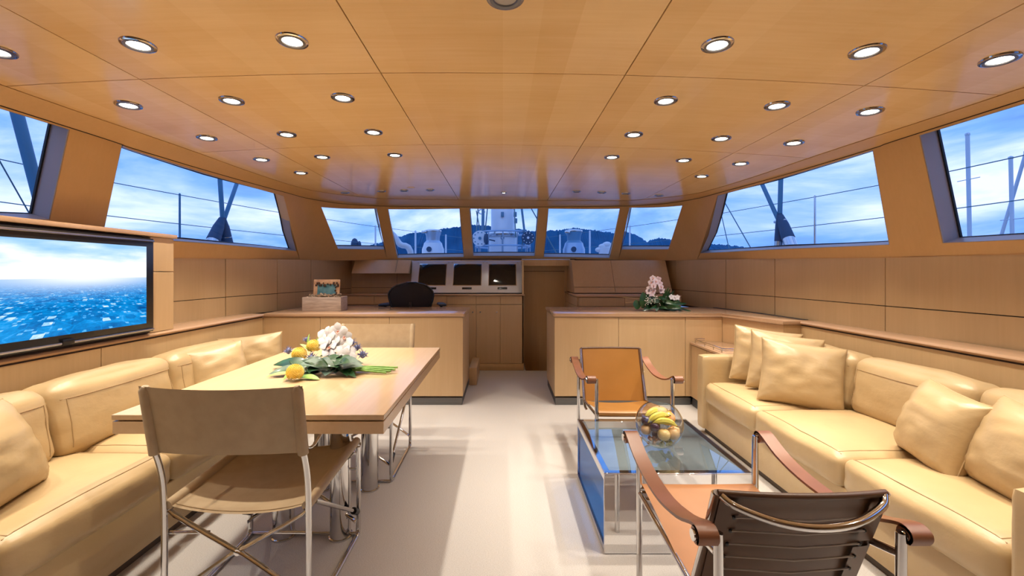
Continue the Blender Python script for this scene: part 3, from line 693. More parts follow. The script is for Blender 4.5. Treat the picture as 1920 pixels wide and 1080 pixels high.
fm = N(nt, 'ShaderNodeMix', data_type='RGBA'); nt.links.new(MA('GREATER_THAN', v, hor), fm.inputs[0]); nt.links.new(hm.outputs[2], fm.inputs[6]); nt.links.new(sk.outputs[0], fm.inputs[7])
# bright haze where the sun meets the horizon
du = MA('MULTIPLY', MA('SUBTRACT', u, .66), 2.2); dvv = MA('MULTIPLY', MA('SUBTRACT', v, .63), 6.5)
gl = MA('POWER', 2.718, MA('MULTIPLY', MA('ADD', MA('MULTIPLY', du, du), MA('MULTIPLY', dvv, dvv)), -1.6))
gm = N(nt, 'ShaderNodeMix', data_type='RGBA'); nt.links.new(gl, gm.inputs[0]); nt.links.new(fm.outputs[2], gm.inputs[6]); gm.inputs[7].default_value = (.93, .96, 1, 1)
em = N(nt, 'ShaderNodeEmission', i_Strength=1.15); nt.links.new(gm.outputs[2], em.inputs[0]); TV_EM = em
gs = N(nt, 'ShaderNodeBsdfGlossy'); gs.inputs['Roughness'].default_value = .15; ad = N(nt, 'ShaderNodeMixShader'); ad.inputs[0].default_value = .03
nt.links.new(em.outputs[0], ad.inputs[1]); nt.links.new(gs.outputs[0], ad.inputs[2]); ou = N(nt, 'ShaderNodeOutputMaterial'); nt.links.new(ad.outputs[0], ou.inputs[0])
b = B(); b.box(-2.301, -2.2985, TY0+.05, TY1-.058, TZ0+.058, TZ1-.055); finish('screen', b, m, tv, 0)
# ------------------------------------------------------------------ sofas
def placed(name, b, m, parent, loc, rz=0, smooth=60):
    b.xf(Matrix.Translation(loc) @ Matrix.Rotation(rz, 4, 'Z')); return finish(name, b, m, parent, smooth)
from mathutils.bvhtree import BVHTree
def seam_on(q, s, pts, d):
    bv = BVHTree.FromPolygons([v.co[:] for v in q.data.vertices], [list(p.vertices) for p in q.data.polygons]); off = s.location; out = []
    for p in pts:
        h = bv.ray_cast(p-off, d)
        if h[0] is not None: out.append(h[0]+off-d*.0008)
    if len(out) > 3: b = B(); b.tube(out, .0022, 5); finish('seam', b, THREAD, q, 60)
def sofa(sg, xf_, xb, seats, backs, y0, y1, label, arms):
    s = thing('sofa', label, 'sofa', (sg*(xf_+xb)/2, (y0+y1)/2, 0))
    b = B(); x0, x1 = sorted((sg*(xf_+.035), sg*xb)); b.box(x0, x1, y0, y1, .04, .27, .006); finish('base', b, LEATHER, s)
    b = B(); x0, x1 = sorted((sg*(xf_+.055), sg*xb)); b.box(x0, x1, y0+.02, y1-.02, 0, .045); finish('plinth', b, mat('sofa_plinth', (.09, .065, .045), .6), s)
    for k, (a, c) in enumerate(seats):
        D = (xb-xf_-.10)/2
        q = placed('seat_cushion', cushion((D, (c-a)/2-.002, .085), .05, .028, .006, k+sg*3, 16, .012), LEATHER, s, (sg*(xf_+D), (a+c)/2, .345))
        seam_on(q, s, [V((sg*(xf_+.040), a+.03+(c-a-.06)*i/20, 1)) for i in range(21)], V((0, 0, -1)))
        for e_ in (a+.045, c-.045): seam_on(q, s, [V((sg*(xf_+.040+(2*D-.10)*i/12), e_, 1)) for i in range(13)], V((0, 0, -1)))
    for k, (a, c) in enumerate(backs):
        cb = cushion((.115, (c-a)/2-.003, .18), .065, .018, .009, k+7+sg, 16, .022)
        cb.xf(Matrix.Rotation(sg*radians(9), 4, 'Y'))
        q = placed('back_cushion', cb, LEATHER, s, (sg*(xb-.150), (a+c)/2, .585))
        seam_on(q, s, [V((sg*1.0, a+.03+(c-a-.06)*i/20, .70)) for i in range(21)], V((sg, 0, 0)))
        for e_ in (a+.05, c-.05): seam_on(q, s, [V((sg*1.0, e_, .47+.23*i/8)) for i in range(9)], V((sg, 0, 0)))
    for a, c in arms:
        placed('armrest', cushion(((xb-xf_+.0)/2, (c-a)/2, .292), .022, .004, .002, 5, 12), LEATHER, s, (sg*(xf_+xb)/2, (a+c)/2, .338))
    return s
sofa(1, 1.59, RX-.01, [(1.315, 1.975), (1.975, 2.655), (2.655, 3.305)], [(1.315, 1.95), (1.95, 2.62), (2.62, 3.305)], 1.20, 3.41, 'three-seat cream leather sofa along the right wall', [(1.20, 1.312), (3.308, 3.415)])
sofa(-1, 1.60, LX-.01, [(.62, 1.33), (1.33, 2.035), (2.035, 2.74), (2.74, 3.45)], [(.55, 1.23), (1.23, 1.92), (1.92, 2.62), (2.62, 3.30)], .50, 3.98, 'long cream leather bench sofa under the television', [])
# filler end of the left sofa
# ------------------------------------------------------------------ throw pillows
def pillow_mesh(w, h, T, seed, n=26):
    random.seed(seed); b = B(); off = V((seed*5.1, seed*2.7, 0)); front, back = [], []
    for sd, rows in ((1, front), (-1, back)):
        for i in range(n+1):
            r = []
            for j in range(n+1):
                u = sin((-1+2*i/n)*pi/2*.96)/sin(pi/2*.96); v_ = sin((-1+2*j/n)*pi/2*.96)/sin(pi/2*.96)
                x = u*w/2*(1-.06*(1-v_*v_)); z = v_*h/2*(1-.06*(1-u*u))
                e = (1-abs(u)**2.4)*(1-abs(v_)**2.4); th = T*max(e, 0)**.46
                # creases that run in from the corners and along the seam
                cr = (abs(u)*abs(v_))**1.5*sin((abs(u)-abs(v_))*26+noise.noise(V((u*2, v_*2, seed)))*4)*.010*(e**.25 if e > 0 else 0)
                wr = noise.noise(V((x*12, z*26, sd))+off)*.012*(e**.5 if e > 0 else 0)
                y = -sd*(th/2+cr+wr) if 0 < i < n and 0 < j < n else 0
                r.append(V((x, y, z)))
            rows.append(r)
    b.grid(front); b.grid([r[::-1] for r in back]); return b, [p for p in [front[i][0] for i in range(n+1)] + [front[n][j] for j in range(1, n+1)] + [front[n-i][n] for i in range(1, n+1)] + [front[0][n-j] for j in range(1, n)]]
def pillow(label, group, loc, yaw, tilt, roll, w=.46, h=.43, T=.17, seed=1):
    b, edge_ = pillow_mesh(w, h, T, seed)
    o = finish('throw_pillow', b, LEATHER, None, 80); o.location = loc
    o.rotation_mode = 'XYZ'; o.rotation_euler = (Matrix.Rotation(yaw, 4, 'Z') @ Matrix.Rotation(tilt, 4, 'X') @ Matrix.Rotation(roll, 4, 'Y')).to_euler()
    tag(o, label, 'pillow', group)
    bb = B(); bb.tube(edge_+[edge_[0], edge_[1]], .0032, 6, caps=False); p = finish('piping', bb, LEATHER, None, 80); p.parent = o
    return o
R = radians; GP = 'cream leather throw pillows'
pillow('cream leather pillow farthest along the right sofa, against its far armrest', GP, (2.00, 3.17, .655), R(-22), R(-14), R(7), .45, .42, .17, 1)
pillow('middle cream leather pillow of three at the far end of right sofa', GP, (2.01, 2.97, .645), R(-22), R(-14), R(7), .45, .42, .17, 2)
pillow('large cream leather pillow, frontmost of three at far end of right sofa', GP, (1.965, 2.74, .622), R(-20), R(-15), R(7), .48, .42, .20, 3)
pillow('cream leather pillow standing on the right sofa, second from its near armrest', GP, (1.965, 1.865, .598), R(-102), R(-18), R(6), .345, .365, .23, 4)
pillow('cream leather pillow nearest to the near armrest of the right sofa', GP, (1.985, 1.565, .600), R(-96), R(-18), R(6), .345, .37, .24, 5)
pillow('puffy cream leather pillow on the left sofa below the television', GP, (-1.90, 1.50, .605), R(98), R(-20), R(-6), .37, .37, .25, 6)
pillow('cream leather pillow on the left sofa behind the table, nearer of two', GP, (-1.97, 2.90, .595), R(58), R(-18), R(-5), .37, .39, .17, 7)
pillow('cream leather pillow at the far end of the left sofa near the counter', GP, (-2.03, 3.36, .595), R(20), R(-14), R(-5), .46, .39, .15, 8)

# ------------------------------------------------------------------ dining table
t = thing('dining_table', 'large maple dining table on round chrome columns', 'table', (-1.0, 2.35, 0))
b = B(); b.box(-1.535, -.466, 1.63, 3.085, .719, .74, .0015, 1); finish('tabletop', b, W_TABLE, t)
b = B(); b.box(-1.52, -.48, 1.645, 3.07, .712, .720); finish('joint', b, W_DARK, t)
b = B(); b.box(-1.533, -.468, 1.632, 3.083, .664, .713, .0015, 1); finish('apron', b, W_TABLE, t)
for x, y in ((-.80, 2.05), (-1.08, 2.05), (-.80, 2.50), (-1.08, 2.50)):
    b = B(); b.lathe([(.0001, .0), (.056, .0), (.056, .008), (.050, .010), (.050, .655), (.062, .658), (.062, .664), (.0001, .664)], (x, y, 0), 32); finish('leg', b, CHROME, t)
# ------------------------------------------------------------------ folding dining chairs
def folding_chair(name, label, group, loc, rz):
    t = thing(name, label, 'chair', loc, (0, 0, rz), group)
    def fin(n, b, m, p=None): return finish(n, b, m, p or t, 50, local=True)
    hw = .265
    for sx_ in (-1, 1):
        X = sx_*hw
        b = B(); pts = smoothpath([(X, -.345, .89), (X, -.325, .72), (X, -.285, .60), (X, -.268, .50), (X, -.262, .30), (X, -.262, .05), (X, -.235, .014), (X, -.18, .011), (X, .18, .011), (X, .235, .014), (X, .262, .05), (X, .262, .30), (X, .258, .44)], 4)
        b.tube(pts, .0115, 10, flat=.8); fin('leg_frame', b, CHROME)
        b = B(); b.tube([(X*.97, -.235, .435), (X*.97, .255, .465)], .011, 10); fin('seat_rail', b, CHROME)
        b = B(); b.tube([(X*.985, -.20, .425), (X*.985, .25, .125)], .009, 8); br = fin('side_brace', b, CHROME)
        b = B(); b.tube([(X*.985, .205, .155), (X*.985, .252, .123)], .016, 10); fin('joint', b, BLACK, br)
        # scissor link rear and front
        for y in (-.252, .235):
            b = B(); sgn = 1
            b.tube(smoothpath([(X*.93, y, .43), (X*.90, y, .405), (X*.12, y+.002*sx_, .285), (-X*.12, y+.002*sx_, .252), (-X*.90, y, .105), (-X*.97, y, .085)], 3), .0105, 8, flat=.75); fin('cross_link', b, CHROME)
        b = B(); b.tube([(X*.97, -.248, .335), (X*.42, -.246, .335)], .006, 8); fin('stay', b, CHROME)
        b = B(); b.tube([(X*.97, .250, .335), (X*.42, .248, .335)], .006, 8); fin('stay', b, CHROME)
        b = B(); b.tube(smoothpath([(X*.96, -.27, .66), (X*.97, -.20, .64), (X*.98, -.05, .70)], 4), .006, 8); fin('arm_stub', b, CHROME)
    b = B(); b.cyl((0, -.262, .268), .012, .03, 14, 'y'); fin('pivot', b, CHROME)
    b = B(); b.tube(smoothpath([(-hw, .262, .011), (0, .262, .011), (hw, .262, .011)], 3), .008, 8); fin('floor_bar', b, CHROME)
    # slung seat
    rowsA = []
    for i in range(17):
        u = -1+2*i/16; x = u*(hw+.004); sag = -.055*(1-u*u)**.8
        rowsA.append([V((x, y, z+sag*(1-.25*abs(yy)))) for y, z, yy in ((-.262, .452, 1), (-.15, .455, .4), (0, .462, 0), (.15, .472, .4), (.262, .480, 1))])
    b = B(); b.grid(rowsA); bmesh.ops.solidify(b.bm, geom=b.bm.faces[:], thickness=.006); st = fin('seat', b, CANVAS)
    for sx_ in (-1, 1):
        b = B(); b.tube([(sx_*(hw-.008), -.262, .441), (sx_*(hw-.008), .262, .468)], .0185, 12); fin('seat_sleeve', b, CANVAS)
    for e in (0, 1):
        b = B(); pts = [r[0 if e == 0 else -1]+V((0, .016 if e == 0 else -.016, .0015)) for r in rowsA]; b.tube(pts, .0012, 5); fin('stitching', b, THREAD, st)
    # back rest: broad hide band with sleeves round the posts
    ro = []
    for j in range(7):
        z = .655+(.905-.655)*j/6; yb_ = -.300-.05*(j/6); r = []
        for i in range(17):
            u = -1+2*i/16; xw = hw+.019
            r.append(V((u*xw, yb_-.030*(1-u*u), z-.006*(1-u*u)*(1 if j > 3 else -.4))))
        ro.append(r)
    b = B(); b.grid(ro); bmesh.ops.solidify(b.bm, geom=b.bm.faces[:], thickness=.007); bk = fin('backrest', b, CANVAS)
    for sx_ in (-1, 1):
        b = B(); b.tube([(sx_*hw, -.304, .652), (sx_*hw, -.346, .890), (sx_*(hw-.003), -.348, .904)], [.0185, .0185, .010], 14); fin('post_sleeve', b, CANVAS)
    return t
folding_chair('folding_chair', 'beige hide folding chair with chrome frame, nearest the camera, seen from behind', 'beige folding dining chairs', (-.978, 1.79, 0), 0)
folding_chair('folding_chair', 'beige hide folding chair at the far end of the dining table', 'beige folding dining chairs', (-.955, 2.83, 0), pi)

# ------------------------------------------------------------------ sling armchairs
def sling_chair(name, label, group, loc, rz, skin, skin_back):
    t = thing(name, label, 'armchair', loc, (0, 0, rz), group)
    def fin(n, b, m, p=None, sm=50): return finish(n, b, m, p or t, sm, local=True)
    px = .243
    for sx_ in (-1, 1):
        X = sx_*px
        b = B(); b.tube(smoothpath([(X, .32, 0), (X, .32, .30), (X, .32, .59), (X+sx_*.004, .32, .603), (X+sx_*.02, .32, .607), (X+sx_*.068, .32, .607)], 4), .0125, 12); fin('front_leg', b, CHROME)
        b = B(); b.tube(smoothpath([(X, -.32, 0), (X, -.32, .30), (X, -.32, .585), (X+sx_*.004, -.32, .598), (X+sx_*.02, -.32, .602), (X+sx_*.068, -.32, .602)], 4), .0125, 12); fin('rear_leg', b, CHROME)
        b = B(); b.tube([(X, -.312, .548), (X*.97, -.225, .530)], .011, 10); fin('pivot_bar', b, CHROME)
        b = B(); b.tube([(X, .32, .375), (X*.94, -.14, .33)], .010, 10); fin('side_rail', b, CHROME)
        # arm strap: wraps the two stub tubes and sags between
        prof = []
        for k in range(7): a = R(150-40*k*1.0); prof.append((.32+.024*cos(R(-60)+k*R(35)), .607+.024*sin(R(-60)+k*R(35))))
        top = [(.30, .583)]
        path = smoothpath([V((0, .335, .588)), V((0, .345, .607)), V((0, .335, .628)), V((0, .315, .632)), V((0, .285, .622)), V((0, .20, .585)), V((0, .08, .560)), V((0, -.06, .556)), V((0, -.20, .585)), V((0, -.28, .618)), V((0, -.315, .628)), V((0, -.340, .618)), V((0, -.345, .600)), V((0, -.335, .582))], 3)
        A = [V((X+sx_*.008, p.y, p.z)) for p in path]; Bq = [V((X+sx_*.062, p.y, p.z)) for p in path]
        ths = []
        for i in range(len(path)):
            d = (path[min(i+1, len(path)-1)]-path[max(i-1, 0)]).normalized(); ths.append(V((0, -d.z, d.y))*.009)
        b = B(); b.strip(A, Bq, ths); bmesh.ops.bevel(b.bm, geom=[e for e in b.bm.edges if e.is_manifold and e.calc_face_angle(0) > 1.2], offset=.0018, segments=2, affect='EDGES'); st = fin('arm_strap', b, STRAP)
        # short underside loops that close the strap ends round the tube
        for y0, z0 in ((.32, .607), (-.32, .602)):
            b = B(); b.lathe([(.0130, 0), (.0235, 0), (.0235, .054), (.0130, .054)], (X+(.008 if sx_ > 0 else -.062), y0, z0), 20, 'x'); fin('strap_loop', b, STRAP, st)
            b = B(); b.lathe([(.0001, 0), (.015, 0), (.015, .006), (.0001, .006)], (X+sx_*.064 if sx_ > 0 else X-.070, y0, z0), 16, 'x'); fin('end_cap', b, CHROME)
        b = B(); b.tube(smoothpath([(X*.96, -.225, .530), (X*.96, -.15, .345), (X*.94, -.13, .29), (X*.9, -.12, .27)], 4), .010, 10); fin('back_post', b, CHROME)
        b = B(); b.tube(smoothpath([(X*.96, -.285, .695), (X*.96, -.225, .530)], 4), .010, 10); fin('back_post', b, CHROME)
    b = B(); b.tube([(-px, .32, .345), (px, .32, .345)], .011, 10); fin('front_bar', b, CHROME)
    b = B(); b.tube([(-px, -.32, .30), (px, -.32, .30)], .010, 10); fin('rear_bar', b, CHROME)
    b = B(); b.tube([(-px, .318, .395), (px, .318, .395)], .012, 10); fin('seat_bar', b, CHROME)
    # seat sheet
    rr = []
    for y, z in ((.320, .372), (.336, .385), (.336, .402), (.322, .411), (.29, .408), (.15, .385), (0, .355), (-.10, .338), (-.155, .330)):
        rr.append([V((px*.96*(-1+2*i/12), y, z-.018*(1-(-1+2*i/12)**2)*(1 if y < .28 else .15))) for i in range(13)])
    b = B(); b.grid(rr); bmesh.ops.solidify(b.bm, geom=b.bm.faces[:], thickness=.008); fin('seat', b, skin)
    # back: front skin, dark rear skin, flaps, laces
    H0, H1 = .325, .700; yb0, yb1 = -.148, -.285
    def bp(u, h, off=0.0):  # u -1..1, h 0..1
        z = H0+(H1-H0)*h; y = yb0+(yb1-yb0)*h; n = V((0, -(H1-H0), -(yb0-yb1)*-1)).normalized()
        n = V((0, -.94, -.34)).normalized() if False else V((0, -.939, -.343))
        return V((u*px*.94, y-.020*(1-u*u), z)) + V((0, -.939, -.343))*off*1.0
    def sheet(u0, u1, h0, h1, off, th, m, name, par=None, nu=12, nh=5):
        rws = [[bp(u0+(u1-u0)*i/nu, h0+(h1-h0)*j/nh, off) for i in range(nu+1)] for j in range(nh+1)]
        bb = B(); bb.grid(rws); bmesh.ops.solidify(bb.bm, geom=bb.bm.faces[:], thickness=th); return fin(name, bb, m, par)
    bk = sheet(-1, 1, 0, 1, 0, .005, skin, 'backrest'); sheet(-1, 1, .0, 1, .009, .004, skin_back, 'rear_skin', bk)
    for sx_ in (-1, 1):
        b = B(); b.tube([bp(sx_, 0, .005), bp(sx_, .5, .005), bp(sx_, 1, .005)], .0115, 10); fin('edge_sleeve', b, skin_back, bk)
        sheet(sx_*1.0, sx_*.76, .60, .97, .020, .005, skin_back, 'flap', bk, 3); sheet(sx_*1.0, sx_*.76, .02, .545, .020, .005, skin_back, 'flap', bk, 3)
    b = B(); b.tube([bp(-1+2*i/12, 1, .006) for i in range(13)], .0095, 8); fin('top_roll', b, skin_back, bk)
    for k in range(7):
        h = .85-.125*k
        if h < .05: break
        b = B(); b.tube([bp(-.80, h-.01, .024), bp(-.74, h, .026), bp(0, h, .030), bp(.74, h, .026), bp(.80, h-.01, .024)], .0026, 6); lc = fin('lace', b, mat('grey_lace', (.30, .25, .21), .6), bk)
        b = B()
        for sx_ in (-1, 1): b.ball(bp(sx_*.81, h-.012, .0235), .0065, 1, (1, .5, 1))
        fin('eyelet', b, BLACK, lc)
    b = B(); b.tube(smoothpath([bp(-.97, .99, .010), bp(-.85, .965, .034), bp(-.45, .93, .062), bp(0, .915, .070), bp(.45, .93, .062), bp(.85, .965, .034), bp(.97, .99, .010)], 5), .0105, 12); fin('back_bar', b, CHROME)
    return t
sling_chair('sling_armchair', 'brown leather sling armchair with chrome frame, seen from behind at the glass table', 'leather sling armchairs', (.815, 1.425, 0), R(0), SADDLE, BROWNL)
sling_chair('sling_armchair', 'ochre leather sling armchair facing the camera, beyond the glass table', 'leather sling armchairs', (.845, 2.99, 0), pi, SADDLE2, BROWNL)

# ------------------------------------------------------------------ glass topped mirror table
t = thing('coffee_table', 'square mirror-steel coffee table with a clear glass top', 'table', (.807, 2.262, 0))
x0, x1, y0, y1, H = .466, 1.148, 1.914, 2.61, .38
for nm, bx in (('front_panel', (x0, x1, y0, y0+.012)), ('rear_panel', (x0, x1, y1-.012, y1))):
    b = B(); b.box(*bx, .004, H-.012, .001, 1); finish(nm, b, MIRROR, t)
for X, s_ in ((x0, 1), (x1, -1)):
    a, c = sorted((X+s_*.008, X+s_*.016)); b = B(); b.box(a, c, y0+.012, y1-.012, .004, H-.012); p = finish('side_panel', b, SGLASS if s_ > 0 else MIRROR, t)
    a, c = sorted((X, X+s_*.012)); b = B()
    for q in ((y0+.012, y1-.012, .004, .034), (y0+.012, y1-.012, H-.042, H-.012)): b.box(a, c, *q, .001, 1)
    finish('side_rim', b, STEEL, p)
b = B(); r_ = .030
for q in ((x0, x1, y0, y0+r_), (x0, x1, y1-r_, y1), (x0, x0+r_, y0+r_, y1-r_), (x1-r_, x1, y0+r_, y1-r_)): b.box(*q, H-.012, H-.006, .001, 1)
finish('top_rim', b, MIRROR, t)
b = B(); b.box(x0+.002, x1-.002, y0+.002, y1-.002, H-.0055, H, .001, 1); finish('glass_top', b, TGLASS, t)
# ------------------------------------------------------------------ bowl and fruit
bc = V((.828, 2.205, .38)); RB = .121
def arcp(r, a0, a1, n, zc_): return [(max(.0001, r*sin(a)), zc_-r*cos(a)) for a in [a0+(a1-a0)*i/n for i in range(n+1)]]
b = B(); zc0 = .117
outer = arcp(RB, R(20), R(146), 30, zc0); outer[0] = (outer[0][0], .001)
inner = arcp(RB-.003, R(22), R(146), 30, zc0)[::-1]
b.lathe([(.0001, .001)]+outer+inner+[(.0001, .005)], bc, 48); bowl = finish('fruit_bowl', b, BGLASS, None, 60)
tag(bowl, 'round clear glass bowl of fruit on the mirror coffee table', 'bowl')
def fruit_mat(n, c1, c2, sc=9, rough=.35): return mottled(n, c1, c2, sc, rough, .1, .002, coat=.15)
ORANGE = fruit_mat('orange_skin', (.78, .33, .04), (.90, .45, .08), 14); PEACH = fruit_mat('peach_skin', (.72, .38, .16), (.85, .60, .30), 8)
APPLE = fruit_mat('pale_apple_skin', (.74, .50, .17), (.84, .62, .28), 10); PLUM = fruit_mat('plum_skin', (.03, .015, .035), (.09, .04, .07), 8, .2)
KIWI = fruit_mat('kiwi_skin', (.20, .12, .05), (.28, .17, .08), 30, .7); BAN = fruit_mat('banana_skin', (.72, .60, .07), (.80, .74, .16), 7)
GRAPEM = fruit_mat('brown_grape', (.34, .15, .07), (.48, .26, .12), 18); OLIVE = fruit_mat('olive_fruit', (.28, .24, .05), (.42, .38, .10), 20)
STEMM = mat('stem_brown', (.12, .07, .03), .7)
def fruit(name, label, cat, c, r, m, sc=(1, 1, .93), stem=True):
    o_ = thing(name, label, cat, bc+V(c)); b = B(); pr = []
    for i in range(13):
        a = pi*i/12; rr = r*sin(a); z = -r*cos(a)
        if i >= 11: z -= r*.10*(i-10)/2
        if i <= 1: z += r*.06*(1-i)
        pr.append((max(rr, .0001), z))
    b.lathe(pr, (0, 0, 0), 20)
    for v in b.bm.verts: v.co = V((v.co.x*sc[0], v.co.y*sc[1], v.co.z*sc[2]))
    finish('flesh', b, m, o_, 60, local=True)
    if stem: bb = B(); bb.tube([(0, 0, r*.80*sc[2]), (.002, 0, r*1.05*sc[2])], .0018, 6); finish('stem', bb, STEMM, o_, 60, local=True)
    o_['group'] = 'fruit in the glass bowl'; return o_
fruit('apple', 'pale yellow apple at the front centre of the glass bowl', 'fruit', (-.002, -.070, .085), .032, APPLE)
fruit('peach', 'blushing peach at the right front of the glass bowl', 'fruit', (.052, -.052, .085), .034, PEACH)
fruit('peach', 'pale peach against the right wall of the glass bowl', 'fruit', (.078, -.008, .083), .028, PEACH)
fruit('orange', 'large orange at the right back of the glass bowl', 'fruit', (.050, .018, .140), .041, ORANGE)
fruit('plum', 'dark brown plum in front of the banana, left of centre in bowl', 'fruit', (-.046, -.062, .120), .024, PLUM)
fruit('plum', 'blue-black plum at the upper left of the glass bowl', 'fruit', (-.076, -.020, .140), .026, PLUM)
fruit('peach', 'small orange-brown peach at the left wall of the glass bowl', 'fruit', (-.080, -.028, .095), .027, PEACH)
fruit('kiwi', 'brown kiwi under the apple in the middle of the bowl', 'fruit', (0, 0, .060), .034, KIWI, (1.1, 1, .9))
fruit('kiwi', 'brown kiwi low at the back of the bowl', 'fruit', (-.01, .060, .085), .034, KIWI, (1.1, 1, .9))
fruit('melon', 'pale green-brown melon at the top back of the bowl', 'fruit', (.012, .035, .165), .040, fruit_mat('melon_skin', (.42, .26, .10), (.60, .45, .20), 14), (1.25, 1, .8))
for nm, c, m, n_ in (('brown grapes at the bottom left of the bowl', (-.042, -.052, .040), GRAPEM, 14), ('olive-green grapes at the bottom of the bowl below the apple', (.018, -.050, .032), OLIVE, 16)):
    o_ = thing('grape_bunch', nm, 'fruit', bc+V(c)); o_['group'] = 'fruit in the glass bowl'; random.seed(len(nm))
    for k in range(n_):
        bb = B(); bb.ball((random.uniform(-.030, .030), random.uniform(-.018, .03), random.uniform(-.014, .022)), .009, 2); finish('grape', bb, m, o_, 60, local=True)
def banana(label, c, L_, bend, rz, tilt=0):
    o_ = thing('banana', label, 'fruit', bc+V(c), (0, tilt, rz)); o_['group'] = 'fruit in the glass bowl'
    pts, rs = [], []
    for i in range(15):
        f = -1+2*i/14; pts.append(V((f*L_/2, 0, -bend*f*f))); rs.append(max(.004, .0165*(1-abs(f)**3.2)))
    b = B(); b.tube(pts, rs, 7); finish('peel', b, BAN, o_, 30, local=True)
    b = B(); b.tube([pts[-1]-V((.004, 0, 0)), pts[-1]+V((.012, 0, -.003))], .0045, 6); b.ball(pts[0], .0048, 1); finish('tip', b, STEMM, o_, 60, local=True)
banana('banana lying across the top of the fruit, upper of the two in front', (-.020, -.030, .170), .125, .020, R(14), R(-12))
banana('speckled banana lying lower across the fruit toward the right', (.010, -.055, .150), .120, .020, R(-6), R(4))
banana('banana behind the others at the top left of the bowl', (-.030, .010, .180), .110, .022, R(25), R(-6))

# ------------------------------------------------------------------ plant helpers
LEAF = mottled('dark_leaf', (.006, .035, .009), (.022, .085, .025), 9, .35, coat=.15); LEAF2 = mottled('light_leaf', (.16, .33, .04), (.33, .50, .10), 9, .4)
GLEAF = mottled('grey_leaf', (.05, .10, .075), (.13, .20, .15), 12, .5); PETAL = mottled('white_petal', (.70, .69, .71), (.82, .81, .83), 12, .5)
PINKP = mottled('pale_pink_petal', (.56, .42, .48), (.70, .60, .65), 14, .5); YEL = mottled('yellow_pin', (.78, .55, .07), (.88, .72, .20), 40, .55)
THIS = mottled('thistle_blue', (.08, .09, .22), (.20, .22, .38), 30, .6); PISTIL = mat('orchid_throat', (.50, .18, .12), .5); BERRY = mat('white_berry', (.85, .84, .82), .35)
STEMG = mottled('green_stem', (.14, .30, .04), (.26, .46, .09), 20, .45)
def leafpts(base, tip, width, up=(0, 0, 1), bow=.15, fold=.25, n=7, wav=0.0):
    base, tip = V(base), V(tip); d = tip-base; L_ = d.length; t = d.normalized(); up = V(up); s_ = t.cross(up).normalized(); u = s_.cross(t)
    A, M_, C = [], [], []
    for i in range(n+1):
        f = i/n; w = width*sin(pi*min(1, f*.92+.06))**.8*(1 if f < 1 else .02); c = base+d*f+u*bow*L_*sin(pi*f)
        wv = u*sin(f*17)*wav
        A.append(c-s_*w/2+u*fold*w/2+wv); M_.append(c); C.append(c+s_*w/2+u*fold*w/2-wv)
    return A, M_, C
def leaf(parent, base, tip, width, m, name='leaf', local=True, **k):
    A, M_, C = leafpts(base, tip, width, **k); b = B(); b.grid([A, M_, C]); bmesh.ops.solidify(b.bm, geom=b.bm.faces[:], thickness=.0012); return finish(name, b, m, parent, 60, local=local)
def orchid(parent, c, r, facing, m=PETAL, seed=0, throat=True):
    """bloom facing a direction: 3 sepals, 2 broad petals, lip"""
    random.seed(seed); f = V(facing).normalized(); x = f.cross(V((0, 0, 1))).normalized(); y = x.cross(f); c = V(c); b = B()
    for k in range(5):
        a = R(90+72*k+random.uniform(-10, 10)); wd = r*(1.0 if k in (1, 4) else .78); d = (x*cos(a)+y*sin(a)); A, M_, C = leafpts(c+d*r*.08, c+d*r+f*r*.12, wd, up=f, bow=.10, fold=-.18, n=5, wav=r*.03); b.grid([A, M_, C])
    bmesh.ops.solidify(b.bm, geom=b.bm.faces[:], thickness=.0012); fl_ = finish('bloom', b, m, parent, 60, local=True)
    if throat:
        b = B(); A, M_, C = leafpts(c, c-y*r*.35+f*r*.4, r*.35, up=f, n=4); b.grid([A, M_, C]); b.ball(c+f*r*.12, r*.12, 1); finish('lip', b, PISTIL, fl_, 60, local=True)
    return fl_
def pincushion(parent, c, r, seed):
    random.seed(seed); b = B(); b.ball((c[0], c[1], c[2]), r*.78, 3)
    n = 260
    for k in range(n):
        z = 1-2*(k+.5)/n*.86; a = k*2.39996; q = math.sqrt(1-z*z); d = V((q*cos(a), q*sin(a), z)); tw = V((-d.y, d.x, 0))*.18
        p0 = V(c)+d*r*.72; p1 = V(c)+d*r*.92+tw*r; p2 = V(c)+(d*1.0+tw*1.6).normalized()*r*1.04
        b.tube([p0, p1, p2], [r*.035, r*.035, r*.06], 4)
    f = finish('protea', b, YEL, parent, 60, local=True); return f
def thistle(parent, c, r, seed):
    random.seed(seed); b = B(); b.ball(c, r*.42, 2, (1, 1, 1.3))
    for k in range(46):
        a = random.uniform(0, 2*pi); z = random.uniform(-.5, 1); q = math.sqrt(max(0, 1-z*z)); d = V((q*cos(a), q*sin(a), z)); b.tube([V(c)+d*r*.35, V(c)+d*r*random.uniform(.7, 1.1)], [r*.05, .0004], 4)
    return finish('thistle', b, THIS, parent, 60, local=True)
